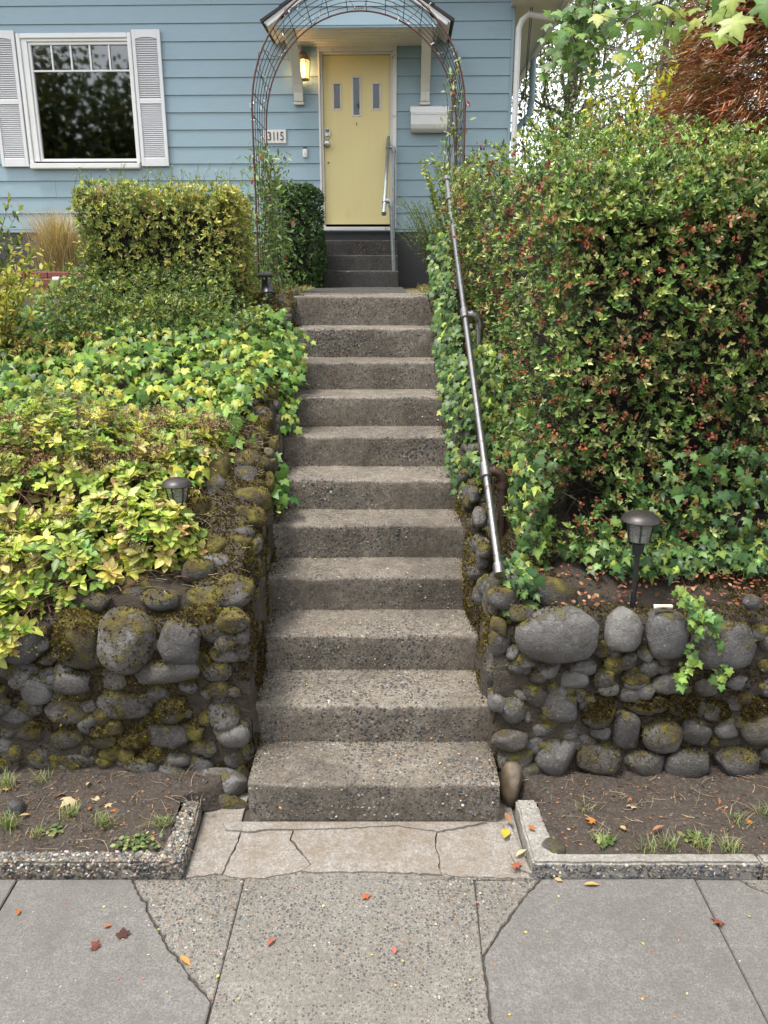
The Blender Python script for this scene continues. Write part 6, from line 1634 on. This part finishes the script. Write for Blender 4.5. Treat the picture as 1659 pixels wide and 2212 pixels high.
fleaf(1260,1914,.003,'yellow tan winged seed on the right sidewalk slab',LANCE,.065,(.5,.36,.14),-1.5,.15); fleaf(1215,1906,.003,'pale tan leaf bit beside the right kerb front',OVAL,.035,TAN,1.0); fleaf(1560,1998,.003,'brown curled leaf on the right sidewalk joint',MAPLE,.045,(.30,.09,.05),.7,.5); fleaf(265,2027,.003,'dark purple curled leaf on the left sidewalk slab',MAPLE,.04,DRK,.2,.6); fleaf(211,2049,.003,'red brown curled leaf on the left sidewalk slab',MAPLE,.032,(.20,.06,.045),1.0,.5); fleaf(388,2067,.0,'orange winged seed lying on the left sidewalk crack',LANCE,.06,(.50,.27,.08),-2.2,.15); fleaf(38,1979,.003,'orange leaf scrap at the far left of the sidewalk',OVAL,.03,ORG,.3); fleaf(241,2000,.003,'pale orange leaf scrap on the left sidewalk slab',OVAL,.026,ORG,2.0)
fleaf(796,1940,0,'orange red flower scrap in the middle of the aggregate slab',MAPLE,.034,(.50,.14,.06),1.0); fleaf(575,2047,0,'pink brown winged seed on the aggregate slab left of centre',LANCE,.05,(.40,.14,.10),-.6); fleaf(852,2063,0,'pink petal on the aggregate slab right of centre',OVAL,.034,(.55,.18,.14),.1)
fleaf(604,1112,SZ[5]+.002,'tan leaf at the left end of a middle step',OVAL,.05,TAN,.4); fleaf(610,1000,SZ[6]+.002,'orange speck of leaf at the left of an upper step',OVAL,.025,ORG,.4)
fleaf(609,398,sb[5]+.03,'orange maple leaf resting on the small dark hedge',MAPLE,.11,(.55,.22,.06),.5,.5)
fleaf(770,1380,0+SZ[2],'brown leaf scrap at the front of the third step',OVAL,.02,ORG,.4)
# many small scraps that nothing tells apart
sm = []
for col, tm, s in (((.40,.32,.08),OVAL,1),((.5,.42,.12),OVAL,1),((.55,.48,.24),OVAL,1),((.34,.14,.09),OVAL,1),(ORG,LANCE,1)):
    me = np_mesh('leaf_scrap', tscale(tm,1.4)[0]*[1,1,1.2], tm[1], np.tile([col],(len(tm[0]),1))); me.materials.append(M['dry']); sm.append(me)
for k in range(46):
    u = random.uniform(20,1640); v = random.uniform(1905,2205); p = onz(u,v,.004)
    o = bpy.data.objects.new('leaf_scrap', random.choice(sm)); COL.objects.link(o); o.location = p; s = random.uniform(.006,.014); o.scale = (s,s,s); o.rotation_euler = (random.uniform(-.2,.2),random.uniform(-.2,.2),random.uniform(0,6.3))
    tag(o, 'tiny yellow or orange leaf scrap lying on the sidewalk', 'leaf', 'tiny leaf scraps on the sidewalk')
for k in range(34):
    i = random.randrange(0,11); x = random.uniform(SL[i]+.03,SR[i]-.03)
    o = bpy.data.objects.new('leaf_scrap', random.choice(sm)); COL.objects.link(o); o.location = (x, SY[i]+random.uniform(.03,.26), SZ[i]+.006); s = random.uniform(.007,.015); o.scale = (s,s,s); o.rotation_euler = (random.uniform(-.3,.3),random.uniform(-.3,.3),random.uniform(0,6.3))
    tag(o, 'tiny leaf scrap lying on a stair tread', 'leaf', 'tiny leaf scraps on the stairs')

# ================================================================== TREES
def limb(mb, p, q, r0, r1, n=7, wob=.06):
    p, q = Vector(p), Vector(q); L = (q-p).length; pts = []
    for k in range(n):
        f = k/(n-1); o = Vector(rng.normal(0,1,3))*wob*L*math.sin(math.pi*f)*.5; pts.append(p.lerp(q,f)+o)
    mb.tube(pts, [r0+(r1-r0)*k/(n-1) for k in range(n)], 7); return pts
def tree(name, label, base, h, crown_c, crown_r, nleaf, L, tm, cols, w=None, trunk_r=.15, mat='leaf', bark='bark', nb=14, clump=90, dirbias=None, nparts=0):
    r = empty(name, base, label, 'tree'); b = Vector(base); cc = np.array(crown_c, float)-np.array(base); cr = np.array(crown_r, float)
    mb = MB(); tp = limb(mb, (0,0,-.2), (cc[0]*.5,cc[1]*.5,h*.75), trunk_r, trunk_r*.35, 9, .04); mb.build('trunk', M[bark], r, smooth=True)
    mb = MB(); ends = []
    for k in range(nb):
        d = unit(rng.normal(size=(1,3)))[0]; d[2] = abs(d[2])*.6-.1; e = cc + d*cr*rng.uniform(.55,.95); s0 = tp[rng.integers(3,9)]
        ends += limb(mb, s0, e, trunk_r*.28, trunk_r*.05, 8, .10)[2:]
    mb.build('limbs', M[bark], r, smooth=True, kind='stuff')
    ends = np.array([list(e) for e in ends])
    nc = max(1, nleaf//clump); d = rnd_unit(nc); cen = cc + d*cr*(rng.random((nc,1))**.45); mix = rng.random(nc) < .35; cen[mix] = ends[rng.integers(0,len(ends),mix.sum())]
    rad = cr.mean()*.17; P = np.repeat(cen, clump, 0) + rng.normal(0,rad,(nc*clump,3)); n = len(P)
    D = unit(rnd_unit(n) - UP*.5); N = unit(UP + rnd_unit(n)*.9)
    C = np.repeat(palette(nc, cols, w, .15), clump, 0)*(1+rng.normal(0,.12,(n,1)))
    foliage(r, 'crown', tm, P, D, N, L*rng.uniform(.6,1.3,n), np.clip(C,.004,.9), M[mat], nparts)
    return r
GY = [(.13,.18,.06),(.18,.22,.08),(.10,.14,.05),(.24,.26,.10)]
# seen right of the house, above the hedge
tree('background_tree', 'thin grey green tree right behind the house corner', (3.2,15,2), 7, (3.1,15,5.2), (1.7,1.6,3.0), 9000, .075, tscale(OVAL,.9), GY, None, .14, nb=34, clump=45)
tree('background_tree', 'sparse leafy tree behind the yellow green shrub', (5.6,18,2), 7.5, (5.6,18,5.4), (2.2,1.8,3.0), 7000, .085, tscale(OVAL,.9), GY, None, .13, nb=30, clump=40)
tree('background_tree', 'far pale tree between the birch and the maple branch', (9.0,26,2), 9, (9.0,26,5.5), (3.4,3,3.6), 7000, .13, tscale(OVAL,.9), GY, None, .2, nb=20, clump=50)
tree('background_tree', 'low green tree just past the house eave', (2.75,12.2,2), 3.2, (2.75,12.2,3.3), (.75,.9,1.2), 5000, .055, tscale(OVAL,.9), [(.13,.22,.05),(.20,.28,.06),(.10,.16,.05)], None, .06, nb=16, clump=50)
stems_plant('leafy_shrub', 'bright yellow green shrub rising above the middle of the hedge', 'shrub', (2.05,7.6,2.6), 26, 1.35, .35, 42, tscale(OVAL,.9), .062, [(.42,.44,.05),(.55,.50,.06),(.30,.36,.05)], 'leaf', .1)
stems_plant('leafy_shrub', 'pale green shrub above the hedge beside the house corner', 'shrub', (1.65,7.7,2.4), 26, 1.15, .35, 42, tscale(OVAL,.9), .062, [(.26,.34,.07),(.36,.40,.08),(.18,.26,.06)], 'leaf', .12)
# birch
bt = empty('birch_tree', (5.35,13.0,2.0), 'white barked birch trunk behind the red maple', 'tree')
mb = MB(); tb = limb(mb, (0,0,-.2), (-.15,.2,8.0), .17, .10, 10, .02); mb.build('trunk', M['birch'], bt, smooth=True)
mb = MB(); e1 = limb(mb, tb[6], tb[6]+Vector((.9,.2,1.6)), .06, .02); e2 = limb(mb, tb[5], tb[5]+Vector((-1.0,.2,1.5)), .05, .015); mb.build('limbs', M['birch'], bt, smooth=True, kind='stuff')
n = 2600; P = np.array([list(p) for p in e1+e2])[rng.integers(0,14,n)] + rng.normal(0,.5,(n,3)) + UP*.5
foliage(bt, 'crown', tscale(OVAL,1.0), P, unit(rnd_unit(n)-UP*.4), unit(UP+rnd_unit(n)), .06*rng.uniform(.7,1.3,n), palette(n,[(.16,.24,.05),(.26,.32,.06)],None,.15), M['leaf'])
# red laceleaf maple
rm = empty('laceleaf_maple', (4.3,8.2,2.0), 'rust red laceleaf maple rising behind the right end of the hedge', 'tree'); rmo = np.array(rm.location)
mb = MB(); t0 = limb(mb, (0,0,-.2), (.1,.1,1.9), .10, .07); mb.build('trunk', M['bark'], rm, smooth=True)
mb = MB(); RC = np.array([.45,0,1.65]); RR = np.array([2.1,1.3,2.6]); en = []
for k in range(40):
    d = rnd_unit(1)[0]; d[2] = abs(d[2]); en.append(RC + d*RR*rng.uniform(.7,.95)); limb(mb, t0[rng.integers(4,7)], en[-1], .03, .006, 8, .12)
mb.build('limbs', M['bark'], rm, smooth=True, kind='stuff')
n = 9500; d = rnd_unit(n); d[:,2] = np.where(d[:,2] < -.35, -d[:,2], d[:,2]); sh = rng.uniform(.70,1.02,n)*(1+.10*snoise(d,4,201,3)); Pc = RC + d*RR*sh[:,None]
m = 12; fall = unit(d*np.array([1,1,.15]) + np.array([0,-.1,-.45])); P = np.repeat(Pc,m,0) + rng.normal(0,.045,(n*m,3)); D = unit(np.repeat(fall,m,0) + rnd_unit(n*m)*.45)
foliage(rm, 'crown', tscale(QUAD,.12,1), P, D, unit(np.repeat(d,m,0)+rnd_unit(n*m)*.5), rng.uniform(.06,.15,n*m), np.repeat(palette(n,[(.29,.115,.05),(.36,.155,.06),(.21,.085,.04),(.30,.18,.07),(.40,.15,.10),(.20,.15,.05)],(3,2.5,2,1.5,.5,1),.18),m,0), M['leaf'])
# broad leaved maple whose low branch hangs into the picture
mp = empty('maple_tree', (3.7,4.9,1.9), 'green maple with a low branch hanging in from the upper right', 'tree'); mpo = np.array(mp.location)
mb = MB(); t0 = limb(mb, (0,0,-.8), (-.1,.1,4.2), .16, .11, 9, .03); mb.build('trunk', M['bark'], mp, smooth=True)
def leaf_branch(pts_px, Y, n, wid, L, nparts, cols):
    W = [ony(u,v,Y+dy) for (u,v,dy) in pts_px]; A = [Vector(w)-Vector(mpo) for w in W]
    MB().tube(A, [.016*(1-.75*k/(len(A)-1)) for k in range(len(A))], 6).build('branch', M['bark'], mp, smooth=True)
    A = np.array([list(a) for a in A]); t = rng.random(n)**.42*(len(A)-1); i = np.minimum(t.astype(int),len(A)-2); f = (t-i)[:,None]; S0 = A[i]*(1-f)+A[i+1]*f
    P = S0 + rng.normal(0,wid,(n,3)) - UP*wid*.6
    kk = rng.choice(n, min(n,90), False); twigs(mp, 'twigs', S0[kk], P[kk], .003, .0015, M['bark'])
    foliage(mp, 'foliage', MAPLE, P, unit(np.array([-.15,-.35,-.8])+rnd_unit(n)*.5), unit(np.array([0,-.55,.8])+rnd_unit(n)*.45), L*rng.uniform(.65,1.2,n), palette(n, cols, None,.15), M['leaf'], nparts)
MC = [(.15,.24,.04),(.20,.29,.05),(.11,.19,.04),(.28,.33,.06)]
leaf_branch([(1760,-160,.0),(1600,-60,0),(1480,-25,0),(1400,15,0),(1345,45,.0)], 4.7, 40, .08, .088, 40, MC)
leaf_branch([(1700,-200,.2),(1500,-90,.3),(1330,-40,.4),(1260,20,.5),(1235,90,.5)], 5.6, 170, .11, .08, 120, [(.10,.20,.035),(.15,.26,.045),(.08,.15,.035)])
leaf_branch([(1800,-180,-.6),(1700,-110,-.7),(1620,-50,-.8),(1580,-22,-.8)], 4.2, 12, .06, .10, 12, MC)
n = 900; d = rnd_unit(n); P = np.array([.3,.3,4.6]) + d*np.array([1.6,1.8,1.3])*(rng.random((n,1))**.4)
foliage(mp, 'crown', MAPLE, P, unit(rnd_unit(n)-UP), unit(UP+rnd_unit(n)*.7), .14*rng.uniform(.7,1.2,n), palette(n,MC,None,.15), M['leaf'])
# trees across the street, mirrored in the window
for i, (x, y, hh, rr) in enumerate([(-9.5,-13,9.5,3.6),(-14.5,-11,10,4),(-5.2,-16,8.5,2.6),(-19,-15,9,4),(6.5,-15,9,3.4)]):
    tree('street_tree', ['broad dark tree across the street mirrored in the window glass','tall tree across the street mirrored at the left of the window','narrow tree across the street mirrored at the right of the window','far left tree across the street','lone tree across the street to the right'][i], (x,y,-.15), hh, (x,y,hh*.52), (rr,rr*.8,hh*.5), [24000,20000,20000,8000,8000][i], .17, tscale(QUAD,1.3), [(.10,.15,.04),(.14,.20,.05),(.07,.11,.035),(.20,.17,.06)], None, .3, nb=12, clump=60)
